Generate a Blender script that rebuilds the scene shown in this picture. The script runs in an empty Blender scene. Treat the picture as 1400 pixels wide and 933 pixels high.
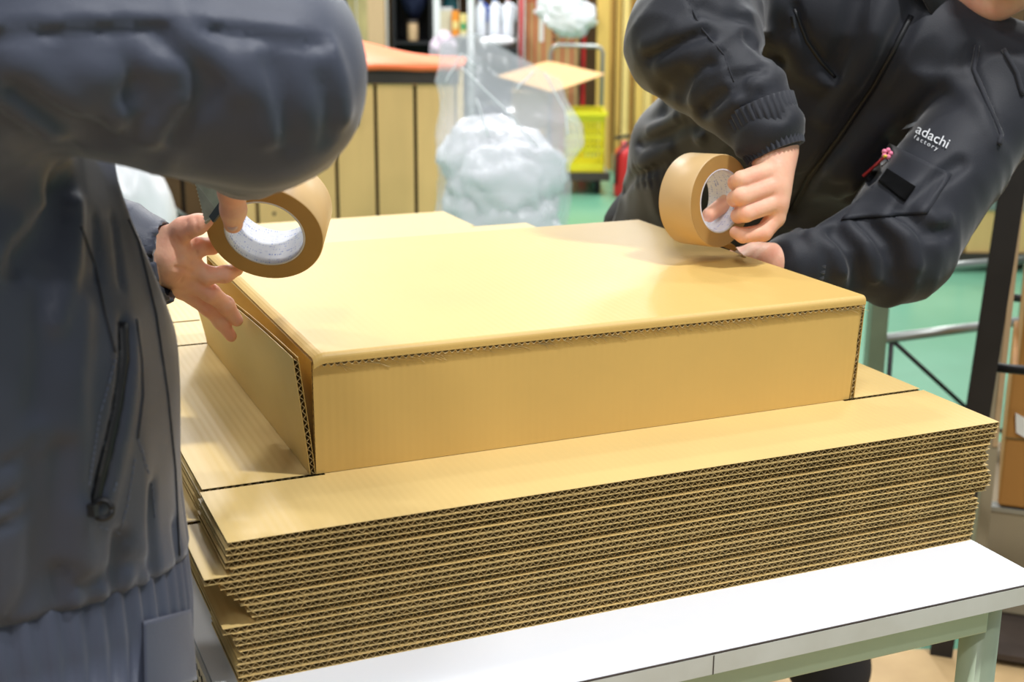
import bpy, bmesh, math, random
import numpy as np
from mathutils import Vector, Matrix

R = random.Random(7)
SC = bpy.context.scene
COL = SC.collection

# ------------------------------------------------------------------ camera, world, lights, exposure
CAM = np.array((-0.3023, -1.1658, 1.3098))
RGT = np.array((0.9192, -0.3937, 0.0055))
UPV = np.array((0.0999, 0.2467, 0.9639))
FWD = np.array((0.3808, 0.8855, -0.2661))
YAW = -0.4061
cd = bpy.data.cameras.new('camera'); cam = bpy.data.objects.new('camera', cd); COL.objects.link(cam)
M = Matrix.Identity(4)
for i in range(3):
    M[i][0] = RGT[i]; M[i][1] = UPV[i]; M[i][2] = -FWD[i]; M[i][3] = CAM[i]
cam.matrix_world = M
cd.sensor_width = 36; cd.lens = 1850.4 / 1400 * 36; cd.clip_start = 0.05; cd.clip_end = 60
cd.dof.use_dof = True; cd.dof.focus_distance = 1.38; cd.dof.aperture_fstop = 7.0
SC.camera = cam
SC.view_settings.view_transform = 'Standard'; SC.view_settings.look = 'None'
SC.view_settings.exposure = -0.36; SC.view_settings.gamma = 1.0; SC.view_settings.use_curve_mapping = False
W = bpy.data.worlds.new('hall_light'); SC.world = W; W.use_nodes = True
W.node_tree.nodes['Background'].inputs[0].default_value = (0.93, 0.96, 1.0, 1)
W.node_tree.nodes['Background'].inputs[1].default_value = 0.52

def lamp(x, y, z, power, sx=1.2, sy=0.16, rz=0.0):
    l = bpy.data.lights.new('hall_tube_light', 'AREA'); l.shape = 'RECTANGLE'; l.size = sx; l.size_y = sy
    l.energy = power; l.color = (0.985, 0.99, 1.0)
    o = bpy.data.objects.new('hall_tube_light', l); COL.objects.link(o); o.location = (x, y, z); o.rotation_euler = (0, 0, rz)
for a in ((-0.9, -1.5, 52), (-1.6, -2.8, 62), (-0.9, 2.6, 62), (1.35, -1.1, 160), (2.4, 1.4, 45), (0.6, 5.0, 110), (3.2, 4.6, 175), (1.6, 7.4, 215), (5.6, 3.4, 145), (4.8, 7.2, 195)):
    lamp(a[0], a[1], 4.3, a[2], 0.45, 0.18, YAW)

# ------------------------------------------------------------------ helpers
def lin(c):
    return tuple((x / 255 / 12.92 if x / 255 <= 0.04045 else ((x / 255 + 0.055) / 1.055) ** 2.4) for x in c)

MATS = {}
def mat(name, rgb, rough=0.6, metal=0.0, var=0.0, vscale=8.0, bump=0.0, bscale=60.0, alpha=1.0, sheen=0.0, spec=0.5,
        trans=0.0, sss=0.0, rgb2=None, coat=0.0, stretch=(1, 1, 1), bstretch=(1, 1, 1)):
    if name in MATS: return MATS[name]
    m = bpy.data.materials.new(name); m.use_nodes = True; nt = m.node_tree; N = nt.nodes; L = nt.links
    b = N['Principled BSDF']; c = lin(rgb)
    b.inputs['Base Color'].default_value = (*c, 1); b.inputs['Roughness'].default_value = rough
    b.inputs['Metallic'].default_value = metal; b.inputs['Alpha'].default_value = alpha
    b.inputs['Specular IOR Level'].default_value = spec; b.inputs['Transmission Weight'].default_value = trans
    b.inputs['Coat Weight'].default_value = coat
    if sheen: b.inputs['Sheen Weight'].default_value = sheen; b.inputs['Sheen Roughness'].default_value = 0.4
    if sss:
        b.inputs['Subsurface Weight'].default_value = sss; b.inputs['Subsurface Radius'].default_value = (1, 0.35, 0.2)
        b.inputs['Subsurface Scale'].default_value = 0.008
    tc = N.new('ShaderNodeTexCoord')
    if var or rgb2:
        mp = N.new('ShaderNodeMapping'); mp.inputs['Scale'].default_value = stretch; L.new(tc.outputs['Object'], mp.inputs[0])
        nz = N.new('ShaderNodeTexNoise'); nz.inputs['Scale'].default_value = vscale; nz.inputs['Detail'].default_value = 6
        L.new(mp.outputs[0], nz.inputs['Vector'])
        rp = N.new('ShaderNodeValToRGB'); rp.color_ramp.elements[0].position = 0.3; rp.color_ramp.elements[1].position = 0.7
        c2 = lin(rgb2) if rgb2 else tuple(x * (1 - var) for x in c)
        rp.color_ramp.elements[0].color = (*c2, 1); rp.color_ramp.elements[1].color = (*(c if rgb2 else tuple(min(1, x * (1 + var * 0.6)) for x in c)), 1)
        L.new(nz.outputs['Fac'], rp.inputs[0]); L.new(rp.outputs[0], b.inputs['Base Color'])
    if bump:
        mp2 = N.new('ShaderNodeMapping'); mp2.inputs['Scale'].default_value = bstretch; L.new(tc.outputs['Object'], mp2.inputs[0])
        n2 = N.new('ShaderNodeTexNoise'); n2.inputs['Scale'].default_value = bscale; n2.inputs['Detail'].default_value = 5
        bp = N.new('ShaderNodeBump'); bp.inputs['Strength'].default_value = bump; bp.inputs['Distance'].default_value = 0.004
        L.new(mp2.outputs[0], n2.inputs['Vector']); L.new(n2.outputs['Fac'], bp.inputs['Height']); L.new(bp.outputs[0], b.inputs['Normal'])
    MATS[name] = m
    return m

ORG = {}
def tag(o, label=None, cat=None, group=None, kind=None):
    if label: o['label'] = label
    if cat: o['category'] = cat
    if group: o['group'] = group
    if kind: o['kind'] = kind
    return o

def empty(name, loc=(0, 0, 0), rz=0.0, label=None, cat=None, group=None, world=True):
    o = bpy.data.objects.new(name, None); COL.objects.link(o); o.location = loc; o.rotation_euler = (0, 0, rz)
    o.empty_display_size = 0.05
    ORG[o.name] = np.array(loc, float) if world else np.zeros(3)
    return tag(o, label, cat, group)

def obj(name, v, f, m, parent=None, smooth=False, org=None, bevel=0.0):
    """one mesh object; v in the root's authoring space, moved so that it sits under its parent"""
    off = ORG.get(parent.name, np.zeros(3)) if parent else np.zeros(3)
    v = np.asarray(v, float).reshape(-1, 3) - off
    if org is not None: v = v - np.asarray(org)
    me = bpy.data.meshes.new(name); me.from_pydata(v.tolist(), [], [list(map(int, q)) for q in f]); me.update()
    me.materials.append(MATS[m] if isinstance(m, str) else m)
    if smooth: me.polygons.foreach_set('use_smooth', [True] * len(me.polygons))
    o = bpy.data.objects.new(name, me); COL.objects.link(o)
    if parent: o.parent = parent; ORG[o.name] = off if org is None else off + np.asarray(org)
    else: ORG[o.name] = np.zeros(3) if org is None else np.asarray(org, float)
    if org is not None: o.location = org
    if bevel:
        bv = o.modifiers.new('bevel', 'BEVEL'); bv.width = bevel; bv.segments = 2; bv.limit_method = 'ANGLE'; bv.angle_limit = 0.6
    return o

def nrm(a): a = np.asarray(a, float); return a / (np.linalg.norm(a) + 1e-12)
def frame(d, up=(0, 0, 1)):
    d = nrm(d); u = np.cross(up, d)
    if np.linalg.norm(u) < 1e-4: u = np.cross((1, 0, 0), d)
    u = nrm(u); return u, np.cross(d, u), d

class MB:
    def __init__(s): s.v = []; s.f = []
    def add(s, v, f):
        n = len(s.v); s.v += [tuple(map(float, p)) for p in v]; s.f += [[i + n for i in q] for q in f]; return s
    def hexa(s, p):   # 8 points: bottom ring 0-3, top ring 4-7
        return s.add(p, [(3, 2, 1, 0), (4, 5, 6, 7), (0, 1, 5, 4), (1, 2, 6, 5), (2, 3, 7, 6), (3, 0, 4, 7)])
    def box(s, x0, x1, y0, y1, z0, z1):
        return s.hexa([(x0, y0, z0), (x1, y0, z0), (x1, y1, z0), (x0, y1, z0), (x0, y0, z1), (x1, y0, z1), (x1, y1, z1), (x0, y1, z1)])
    def bar(s, a, b, w, h, up=(0, 0, 1)):
        a = np.asarray(a, float); b = np.asarray(b, float); u, v, d = frame(b - a, up); u = u * w / 2; v = v * h / 2
        return s.hexa([a - u - v, a + u - v, a + u + v, a - u + v, b - u - v, b + u - v, b + u + v, b - u + v])
    def tube(s, pts, r, n=10, caps=True):
        pts = [np.asarray(p, float) for p in pts]; k = len(pts); rr = r if hasattr(r, '__len__') else [r] * k
        ring = []; u = None
        for i, p in enumerate(pts):
            d = nrm(pts[min(i + 1, k - 1)] - pts[max(i - 1, 0)])
            if u is None: u, _, _ = frame(d)
            u = nrm(u - d * (u @ d)); w = np.cross(d, u)
            for j in range(n):
                t = 2 * math.pi * j / n; ring.append(p + rr[i] * (math.cos(t) * u + math.sin(t) * w))
        f = [(i * n + j, i * n + (j + 1) % n, (i + 1) * n + (j + 1) % n, (i + 1) * n + j) for i in range(k - 1) for j in range(n)]
        if caps: f += [tuple(range(n))[::-1], tuple((k - 1) * n + j for j in range(n))]
        return s.add(ring, f)
    def lathe(s, prof, n=24, c=(0, 0, 0), ax=(0, 0, 1), closed=False):
        c = np.asarray(c, float); u, w, d = frame(ax); k = len(prof); vs = []
        for r, z in prof:
            for j in range(n):
                t = 2 * math.pi * j / n; vs.append(c + d * z + r * (math.cos(t) * u + math.sin(t) * w))
        m = k if closed else k - 1
        f = [(i * n + j, i * n + (j + 1) % n, ((i + 1) % k) * n + (j + 1) % n, ((i + 1) % k) * n + j) for i in range(m) for j in range(n)]
        if not closed: f += [tuple(range(n))[::-1], tuple((k - 1) * n + j for j in range(n))]
        return s.add(vs, f)
    def prism(s, poly, fn0, fn1):   # two mapped copies of a 2-D outline
        n = len(poly); v = [fn0(*p) for p in poly] + [fn1(*p) for p in poly]
        return s.add(v, [tuple(range(n))[::-1], tuple(range(n, 2 * n))] + [(i, (i + 1) % n, n + (i + 1) % n, n + i) for i in range(n)])
    def build(s, name, m, parent=None, smooth=False, org=None, bevel=0.0): return obj(name, s.v, s.f, m, parent, smooth, org, bevel)

# ---- signed-distance modelling: smooth unions turned into one continuous mesh (surface nets)
_T = np.random.RandomState(3).rand(4096).astype(np.float32)
def vnoise(P, seed=0):
    i = np.floor(P).astype(np.int64); f = (P - i).astype(np.float32); f = f * f * (3 - 2 * f); o = 0
    for a in (0, 1):
        for b in (0, 1):
            for c in (0, 1):
                h = ((i[:, 0] + a) * 73856093 ^ (i[:, 1] + b) * 19349663 ^ (i[:, 2] + c) * 83492791 ^ seed * 2654435761) & 4095
                o = o + _T[h] * (f[:, 0] if a else 1 - f[:, 0]) * (f[:, 1] if b else 1 - f[:, 1]) * (f[:, 2] if c else 1 - f[:, 2])
    return o

def segd(P, a, b):
    ab = b - a; q = P - a; t = np.minimum(np.maximum((q @ ab) / (ab @ ab + 1e-12), 0), 1); return t, q - t[:, None] * ab

class SDF:
    def __init__(s): s.p = []; s.cr = []; s.wr = []; s.cut = []; s.cb = None
    def cap(s, a, b, ra, rb, k=0.02):
        a = np.asarray(a, float); b = np.asarray(b, float)
        def f(P): t, q = segd(P, a, b); return np.sqrt(np.einsum('ij,ij->i', q, q)) - (ra + (rb - ra) * t)
        s.p.append((f, k)); return s
    def chain(s, pts, rs, k=0.004):
        for i in range(len(pts) - 1): s.cap(pts[i], pts[i + 1], rs[i], rs[i + 1], k)
        return s
    def ell(s, a, b, side, r0, r1, k=0.03):   # elliptical column from a to b; r = (half width along side, half depth)
        a = np.asarray(a, float); b = np.asarray(b, float); d = nrm(b - a); u = nrm(np.asarray(side) - d * (np.asarray(side) @ d)); w = np.cross(d, u)
        def f(P):
            t, q = segd(P, a, b); A = r0[0] + (r1[0] - r0[0]) * t; B = r0[1] + (r1[1] - r0[1]) * t; m = np.minimum(A, B)
            return (np.sqrt(((q @ u) / A) ** 2 + ((q @ w) / B) ** 2 + ((q @ d) / m) ** 2) - 1) * m
        s.p.append((f, k)); return s
    def blob(s, c, ax, r, k=0.02):            # ellipsoid: ax = 3 axes, r = 3 radii
        c = np.asarray(c, float); ax = [nrm(x) for x in ax]
        def f(P):
            q = P - c; return (np.sqrt(sum(((q @ ax[i]) / r[i]) ** 2 for i in range(3))) - 1) * min(r)
        s.p.append((f, k)); return s
    def crease(s, pts, w, depth):             # depth > 0 groove, < 0 ridge
        s.cr.append(([np.asarray(p, float) for p in pts], w, depth)); return s
    def fold(s, pts, w, depth):               # a fold laid on the visible side of the surface
        return s.crease(list(cast(s.base, pts)), w, depth)
    def wrinkle(s, a, b, amp, fa, fc, rad, seed=0, t0=0.0, t1=1.0):
        s.wr.append((np.asarray(a, float), np.asarray(b, float), amp, fa, fc, rad, seed)); return s
    def minus(s, g, k=0.006): s.cut.append((g, k)); return s
    def base(s, P):
        d = None
        for f, k in s.p:
            e = f(P)
            if d is None: d = e
            else:
                h = np.minimum(np.maximum(0.5 + 0.5 * (e - d) / k, 0), 1); d = e + (d - e) * h - k * h * (1 - h)
        return d
    def __call__(s, P, detail=True):
        d = s.base(P)
        if detail:
            bl = P.min(0); bh = P.max(0)
            for a, b, amp, fa, fc, rad, seed in s.wr:
                if np.any(bl > np.maximum(a, b) + rad * 1.5) or np.any(bh < np.minimum(a, b) - rad * 1.5): continue
                t, q = segd(P, a, b); m = (q * q).sum(1) < (rad * 1.5) ** 2
                if not m.any(): continue
                Q = P[m]; ax = nrm(b - a); al = (Q - a) @ ax; cr = (Q - a) - al[:, None] * ax
                wp = 0.35 * vnoise(Q * 9.0, seed + 5)
                C = cr * fc + ax[None] * (al * fa)[:, None] + wp[:, None] + 50
                n = 1 - np.abs(2 * vnoise(C, seed) - 1); n = n * n - 0.35
                n = n + 0.4 * (vnoise(C * 2.3, seed + 1) - 0.5)
                fade = np.exp(-(((q[m] ** 2).sum(1)) / rad ** 2) ** 2)
                d[m] -= amp * n * fade
            if s.cr and (s.cb is None or len(s.cb[0]) != len(s.cr)):
                s.cb = (np.array([np.min(c[0], 0) - 2.2 * c[1] for c in s.cr]), np.array([np.max(c[0], 0) + 2.2 * c[1] for c in s.cr]))
            near = np.flatnonzero(np.all((s.cb[0] < bh) & (s.cb[1] > bl), 1)) if s.cr else ()
            for ci in near:
                pts, w, dep = s.cr[ci]; lo = s.cb[0][ci]; hi = s.cb[1][ci]
                m = np.flatnonzero((P[:, 0] > lo[0]) & (P[:, 0] < hi[0]) & (P[:, 1] > lo[1]) & (P[:, 1] < hi[1]) & (P[:, 2] > lo[2]) & (P[:, 2] < hi[2]))
                if not len(m): continue
                Q = P[m]; e = np.full(len(Q), 9.0)
                for i in range(len(pts) - 1):
                    _, q = segd(Q, pts[i], pts[i + 1]); e = np.minimum(e, np.einsum('ij,ij->i', q, q))
                d[m] += dep * np.exp(-e / (w * w))
        for g, k in s.cut:
            e = -g(P); h = np.clip(0.5 - 0.5 * (e - d) / k, 0, 1); d = e + (d - e) * h + k * h * (1 - h)
        return d

def spatial(f, P):
    """evaluate f on many points, in compact groups so that far-off folds are skipped"""
    c = np.floor((P - P.min(0)) / 0.05).astype(np.int64); o = np.argsort((c[:, 0] * 4096 + c[:, 1]) * 4096 + c[:, 2], kind='stable')
    k = ((c[:, 0] * 4096 + c[:, 1]) * 4096 + c[:, 2])[o]; cut = np.flatnonzero(np.diff(k)) + 1; out = np.empty(len(P)); st = 0; ends = []
    for e in list(cut) + [len(P)]:
        if e - st > 2500 or e == len(P): ends.append((st, e)); st = e
    for a, b in ends: out[o[a:b]] = f(P[o[a:b]])
    return out

def mesh_sdf(f, lo, hi, h, B=8, newton=1):
    lo = np.asarray(lo, float); n = (np.ceil((np.asarray(hi) - lo) / (h * B)).astype(int)); N = n * B + 1
    D = np.ones(N, np.float32)
    gi = np.stack(np.meshgrid(*[np.arange(k) for k in n], indexing='ij'), -1).reshape(-1, 3)
    cen = lo + (gi * B + B / 2) * h; dc = np.concatenate([f(cen[i:i + 200000]) for i in range(0, len(cen), 200000)])
    keep = np.abs(dc) < 0.87 * B * h + 0.022
    for g in gi[(~keep) & (dc < 0)]: D[g[0] * B:g[0] * B + B + 1, g[1] * B:g[1] * B + B + 1, g[2] * B:g[2] * B + B + 1] = -1
    kb = gi[keep]; r = np.arange(B + 1); loc = np.stack(np.meshgrid(r, r, r, indexing='ij'), -1).reshape(-1, 3)
    for c in range(0, len(kb), 4):
        idx = (kb[c:c + 4][:, None, :] * B + loc[None]).reshape(-1, 3)
        D[idx[:, 0], idx[:, 1], idx[:, 2]] = f(lo + idx * h)
    S = D < 0; NS = np.array(N); st = np.array((N[1] * N[2], N[2], 1)); cells = []; pos = []; quads = []
    for ax in range(3):
        sl0 = [slice(None)] * 3; sl1 = [slice(None)] * 3; sl0[ax] = slice(0, -1); sl1[ax] = slice(1, None)
        I = np.argwhere(S[tuple(sl0)] != S[tuple(sl1)])
        o1, o2 = [(1, 2), (2, 0), (0, 1)][ax]
        I = I[(I[:, o1] > 0) & (I[:, o2] > 0) & (I[:, o1] < N[o1] - 1) & (I[:, o2] < N[o2] - 1)]
        J = I.copy(); J[:, ax] += 1
        a = D[I[:, 0], I[:, 1], I[:, 2]]; b = D[J[:, 0], J[:, 1], J[:, 2]]; t = a / (a - b)
        p = I.astype(float); p[:, ax] += t
        q = []
        for du, dv in ((-1, -1), (0, -1), (0, 0), (-1, 0)):
            c = I.copy(); c[:, o1] += du; c[:, o2] += dv; cid = c @ st; q.append(cid); cells.append(cid); pos.append(p)
        q = np.stack(q, 1); fl = a > 0; q[fl] = q[fl][:, ::-1]; quads.append(q)
    cells = np.concatenate(cells); pos = np.concatenate(pos); quads = np.concatenate(quads)
    u, inv = np.unique(cells, return_inverse=True); cnt = np.bincount(inv)
    V = np.stack([np.bincount(inv, pos[:, i]) / cnt for i in range(3)], 1) * h + lo
    Q = np.searchsorted(u, quads)
    for _ in range(newton):
        e = h * 0.25; f0 = spatial(f, V); g = np.stack([(spatial(f, V + e * np.eye(3)[i]) - f0) / e for i in range(3)], 1)
        st_ = (f0 / np.maximum((g * g).sum(1), 0.15))[:, None] * g
        l = np.linalg.norm(st_, axis=1, keepdims=True); V = V - st_ * np.minimum(1, 0.6 * h / np.maximum(l, 1e-9))
    return V, Q

def sdf_obj(name, f, lo, hi, h, m, parent=None):
    V, Q = mesh_sdf(f, lo, hi, h); return obj(name, V, Q, m, parent, smooth=True)

def cast(f, P, eye=CAM, off=0.0, far=4.0):
    """where the sight line from eye towards each point P meets the surface f (kept off it by off)"""
    P = np.asarray(P, float).reshape(-1, 3); D = P - eye; D /= np.linalg.norm(D, axis=1, keepdims=True); t = np.full(len(P), 0.3)
    for _ in range(60): t = np.minimum(t + 0.8 * (f(eye + D * t[:, None]) - off), far)
    return eye + D * t[:, None]


# ------------------------------------------------------------------ materials
def cardboard(name, rgb, var=0.10, ridges=0.25, rough=0.5):
    m = mat(name, rgb, rough, var=var, vscale=5.0, spec=0.5)
    nt = m.node_tree; N = nt.nodes; L = nt.links; b = N['Principled BSDF']; tc = N['Texture Coordinate']
    mp = N.new('ShaderNodeMapping'); mp.inputs['Scale'].default_value = (125, 0.5, 0.5); L.new(tc.outputs['Object'], mp.inputs[0])
    wv = N.new('ShaderNodeTexWave'); wv.inputs['Scale'].default_value = 0.32; wv.inputs['Distortion'].default_value = 0.6; wv.inputs['Detail'].default_value = 1
    L.new(mp.outputs[0], wv.inputs['Vector'])
    nz = N.new('ShaderNodeTexNoise'); nz.inputs['Scale'].default_value = 300; nz.inputs['Detail'].default_value = 4; L.new(tc.outputs['Object'], nz.inputs['Vector'])
    ad = N.new('ShaderNodeMath'); ad.operation = 'MULTIPLY_ADD'; ad.inputs[1].default_value = 0.25; L.new(nz.outputs['Fac'], ad.inputs[0]); L.new(wv.outputs['Fac'], ad.inputs[2])
    bp = N.new('ShaderNodeBump'); bp.inputs['Strength'].default_value = ridges; bp.inputs['Distance'].default_value = 0.0006
    L.new(ad.outputs[0], bp.inputs['Height']); L.new(bp.outputs[0], b.inputs['Normal'])
    return m
cardboard('kraft', (218, 188, 122), 0.06, 0.25)
cardboard('kraft_box', (208, 172, 97), 0.06, 0.10)
mat('kraft_cut', (160, 137, 92), 0.9, var=0.35, vscale=60, spec=0.1)  # greyer cut-edge tone, darkened further for the shade among the flutes
mat('kraft_dark', (120, 88, 42), 0.8, var=0.2, vscale=6)
mat('laminate', (232, 234, 238), 0.32, var=0.03, vscale=3)
mat('edge_band', (214, 216, 210), 0.5, var=0.10, vscale=14, rgb2=(198, 198, 188))
mat('dark_seam', (52, 40, 32), 0.6)
mat('green_paint', (182, 198, 170), 0.4, var=0.08, vscale=10)
mat('hole', (70, 72, 74), 0.8)
mat('perforated_white', (205, 205, 202), 0.5)
mat('tape_outer', (208, 174, 122), 0.42, var=0.04, vscale=30)
mat('tape_side', (172, 134, 74), 0.45, var=0.10, vscale=20)
mat('steel', (150, 152, 150), 0.35, metal=0.9, var=0.15, vscale=20)
mat('floor_green', (86, 138, 110), 0.25, var=0.18, vscale=1.2, bump=0.08, bscale=8, rgb2=(102, 152, 126))
mat('floor_ply', (196, 166, 118), 0.7, var=0.2, vscale=6, rgb2=(170, 140, 96))
mat('wall_paint', (226, 226, 218), 0.8, var=0.1, vscale=2)

def core_material():
    m = mat('core_print', (226, 228, 234), 0.5); nt = m.node_tree; N = nt.nodes; L = nt.links; b = N['Principled BSDF']; tc = N['Texture Coordinate']
    nz = N.new('ShaderNodeTexNoise'); nz.inputs['Scale'].default_value = 420; nz.inputs['Detail'].default_value = 2; L.new(tc.outputs['UV'], nz.inputs['Vector'])
    mp = N.new('ShaderNodeMapping'); mp.inputs['Scale'].default_value = (14, 46, 1); L.new(tc.outputs['UV'], mp.inputs[0])
    bk = N.new('ShaderNodeTexBrick'); bk.inputs['Color1'].default_value = (1, 1, 1, 1); bk.inputs['Color2'].default_value = (0.1, 0.1, 0.1, 1); bk.inputs['Mortar'].default_value = (0, 0, 0, 1)
    bk.inputs['Scale'].default_value = 0.35; bk.inputs['Mortar Size'].default_value = 0.06; L.new(mp.outputs[0], bk.inputs['Vector'])
    m1 = N.new('ShaderNodeMapping'); m1.inputs['Scale'].default_value = (150, 26, 1); L.new(tc.outputs['UV'], m1.inputs[0])
    n1 = N.new('ShaderNodeTexNoise'); n1.inputs['Scale'].default_value = 1.0; n1.inputs['Detail'].default_value = 2; L.new(m1.outputs[0], n1.inputs['Vector'])
    gt = N.new('ShaderNodeMath'); gt.operation = 'GREATER_THAN'; gt.inputs[1].default_value = 0.54; L.new(n1.outputs['Fac'], gt.inputs[0])
    mu = N.new('ShaderNodeMath'); mu.operation = 'MULTIPLY'; L.new(gt.outputs[0], mu.inputs[0]); L.new(bk.outputs['Color'], mu.inputs[1])
    mu2 = N.new('ShaderNodeMath'); mu2.operation = 'MULTIPLY'; mu2.inputs[1].default_value = 0.75; L.new(mu.outputs[0], mu2.inputs[0])
    mx = N.new('ShaderNodeMix'); mx.data_type = 'RGBA'; mx.inputs[6].default_value = (*lin((226, 228, 234)), 1); mx.inputs[7].default_value = (*lin((96, 120, 196)), 1)
    L.new(mu2.outputs[0], mx.inputs[0]); L.new(mx.outputs[2], b.inputs['Base Color'])
core_material()

# ------------------------------------------------------------------ the setting
def room(a, b, z=0.0):   # lateral and forward metres in the hall's own axes
    c, s = math.cos(YAW), math.sin(YAW); return (CAM[0] + a * c - b * s, CAM[1] + a * s + b * c, z)
def rbox(name, a0, a1, b0, b1, z0, z1, m, parent=None):
    mb = MB(); p = [room(a, b, z) for z in (z0, z1) for a, b in ((a0, b0), (a1, b0), (a1, b1), (a0, b1))]
    return mb.hexa(p).build(name, m, parent)
tag(rbox('floor', -6, 9, -3, 12, -0.1, 0.0, 'floor_green'), kind='structure')
tag(rbox('wall_left', -6.2, -6, -3, 10.6, 0.0, 4.6, 'wall_paint'), kind='structure')
tag(rbox('wall_back', -6, 9, 10.4, 10.6, 0.0, 4.6, 'wall_paint'), kind='structure')

# ------------------------------------------------------------------ packing table
ZT = 0.85; TZ = 0.719
tb = empty('packing_table', (0.28, 0.5, 0), label='white-topped work table with pale green legs under the cardboard stack', cat='table')
t = MB().box(-0.126, 0.685, -0.2315, 1.33, TZ - 0.021, TZ).build('tabletop', 'laminate', tb)
MB().box(-0.126, 0.686, -0.2335, -0.2315, TZ - 0.021, TZ - 0.0016).build('edge_band', 'edge_band', tb)
MB().box(0.685, 0.687, -0.2335, 1.33, TZ - 0.021, TZ - 0.0016).build('edge_band', 'edge_band', tb)
MB().box(-0.126, 0.686, -0.2332, -0.2315, TZ - 0.0016, TZ - 0.0004).build('edge_seam', 'dark_seam', tb)
MB().box(0.2966, 0.2976, -0.2339, -0.2335, TZ - 0.021, TZ - 0.002).build('edge_joint', 'dark_seam', tb)
for sx in (-0.075, 0.648):
    for sy in (-0.188, 1.27):
        MB().lathe([(0.0195, 0.0), (0.0195, TZ - 0.022)], 24, (sx, sy, 0)).build('leg', 'green_paint', tb, True)
MB().box(-0.06, 0.632, -0.215, -0.18, TZ - 0.056, TZ - 0.0215).build('apron', 'green_paint', tb, bevel=0.002)
MB().box(-0.06, 0.632, 1.25, 1.285, TZ - 0.056, TZ - 0.0215).build('apron', 'green_paint', tb, bevel=0.002)
MB().box(0.63, 0.665, -0.17, 1.25, TZ - 0.056, TZ - 0.0215).build('apron', 'green_paint', tb, bevel=0.002)
pn = MB().box(-0.130, -0.1265, -0.20, 0.9, TZ - 0.16, TZ - 0.002).build('perforated_panel', 'perforated_white', tb)
hl = MB()
for i in range(60):
    for j in range(10):
        y = -0.19 + i * 0.012; z = TZ - 0.012 - j * 0.0135
        hl.lathe([(0.0034, 0), (0.0034, 0.0005)], 8, (-0.1306, y, z), (1, 0, 0))
tag(hl.build('holes', 'hole', pn), kind='stuff')

# ------------------------------------------------------------------ cardboard: slabs, fluting, blanks
def slab(mb, fn, u0, u1, v0, v1, n0, n1, nu=1, nv=1):
    us = np.linspace(u0, u1, nu + 1); vs = np.linspace(v0, v1, nv + 1); w = nu + 1
    V = [fn(u, v, n) for n in (n0, n1) for v in vs for u in us]; o = w * (nv + 1); f = []
    for j in range(nv):
        for i in range(nu):
            a = j * w + i; f += [(a + w, a + w + 1, a + 1, a), (o + a, o + a + 1, o + a + w + 1, o + a + w)]
    for i in range(nu): a = i; b = nv * w + i; f += [(a, a + 1, o + a + 1, o + a), (b + 1, b, o + b, o + b + 1)]
    for j in range(nv): a = j * w; b = j * w + nu; f += [(a + w, a, o + a, o + a + w), (b, b + w, o + b + w, o + b)]
    mb.add(V, f)
def fluting(mb, fn, u0, u1, v0, v1, n0, n1, rnd, period=0.0074, nv=1, rag=0.0006, crush=0.35):
    k = max(2, int((u1 - u0) / period * 6)); us = np.linspace(u0, u1, k + 1); th = 0.00075; mid = (n0 + n1) / 2; am = (n1 - n0) / 2 - th * 0.5
    ph = rnd.random() * 6; f = []; V = []; cr = 0; w2 = 0
    for i, u in enumerate(us):
        if i % 9 == 0: cr = rnd.random() ** 3 * crush; w2 = (rnd.random() - 0.5) * 0.9
        z = math.sin(2 * math.pi * u / period + ph + w2); z = math.copysign(abs(z) ** 0.8, z) * am * (1 - cr)
        e0 = v0 + (rnd.random() - 0.35) * rag; e1 = v1 - (rnd.random() - 0.35) * rag
        for v in np.linspace(e0, e1, nv + 1): V += [fn(u, v, mid + z + th / 2), fn(u, v, mid + z - th / 2)]
    s = 2 * (nv + 1)
    for i in range(len(us) - 1):
        for j in range(nv):
            a = i * s + 2 * j; f += [(a, a + s, a + s + 2, a + 2), (a + 1, a + 3, a + s + 3, a + s + 1)]
        a = i * s; b = i * s + 2 * nv; f += [(a, a + 1, a + s + 1, a + s), (b, b + s, b + s + 1, b + 1)]
    mb.add(V, f)
BX1, BY1, BH = 0.606, 0.5, 0.118
LT = 0.00044
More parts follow.
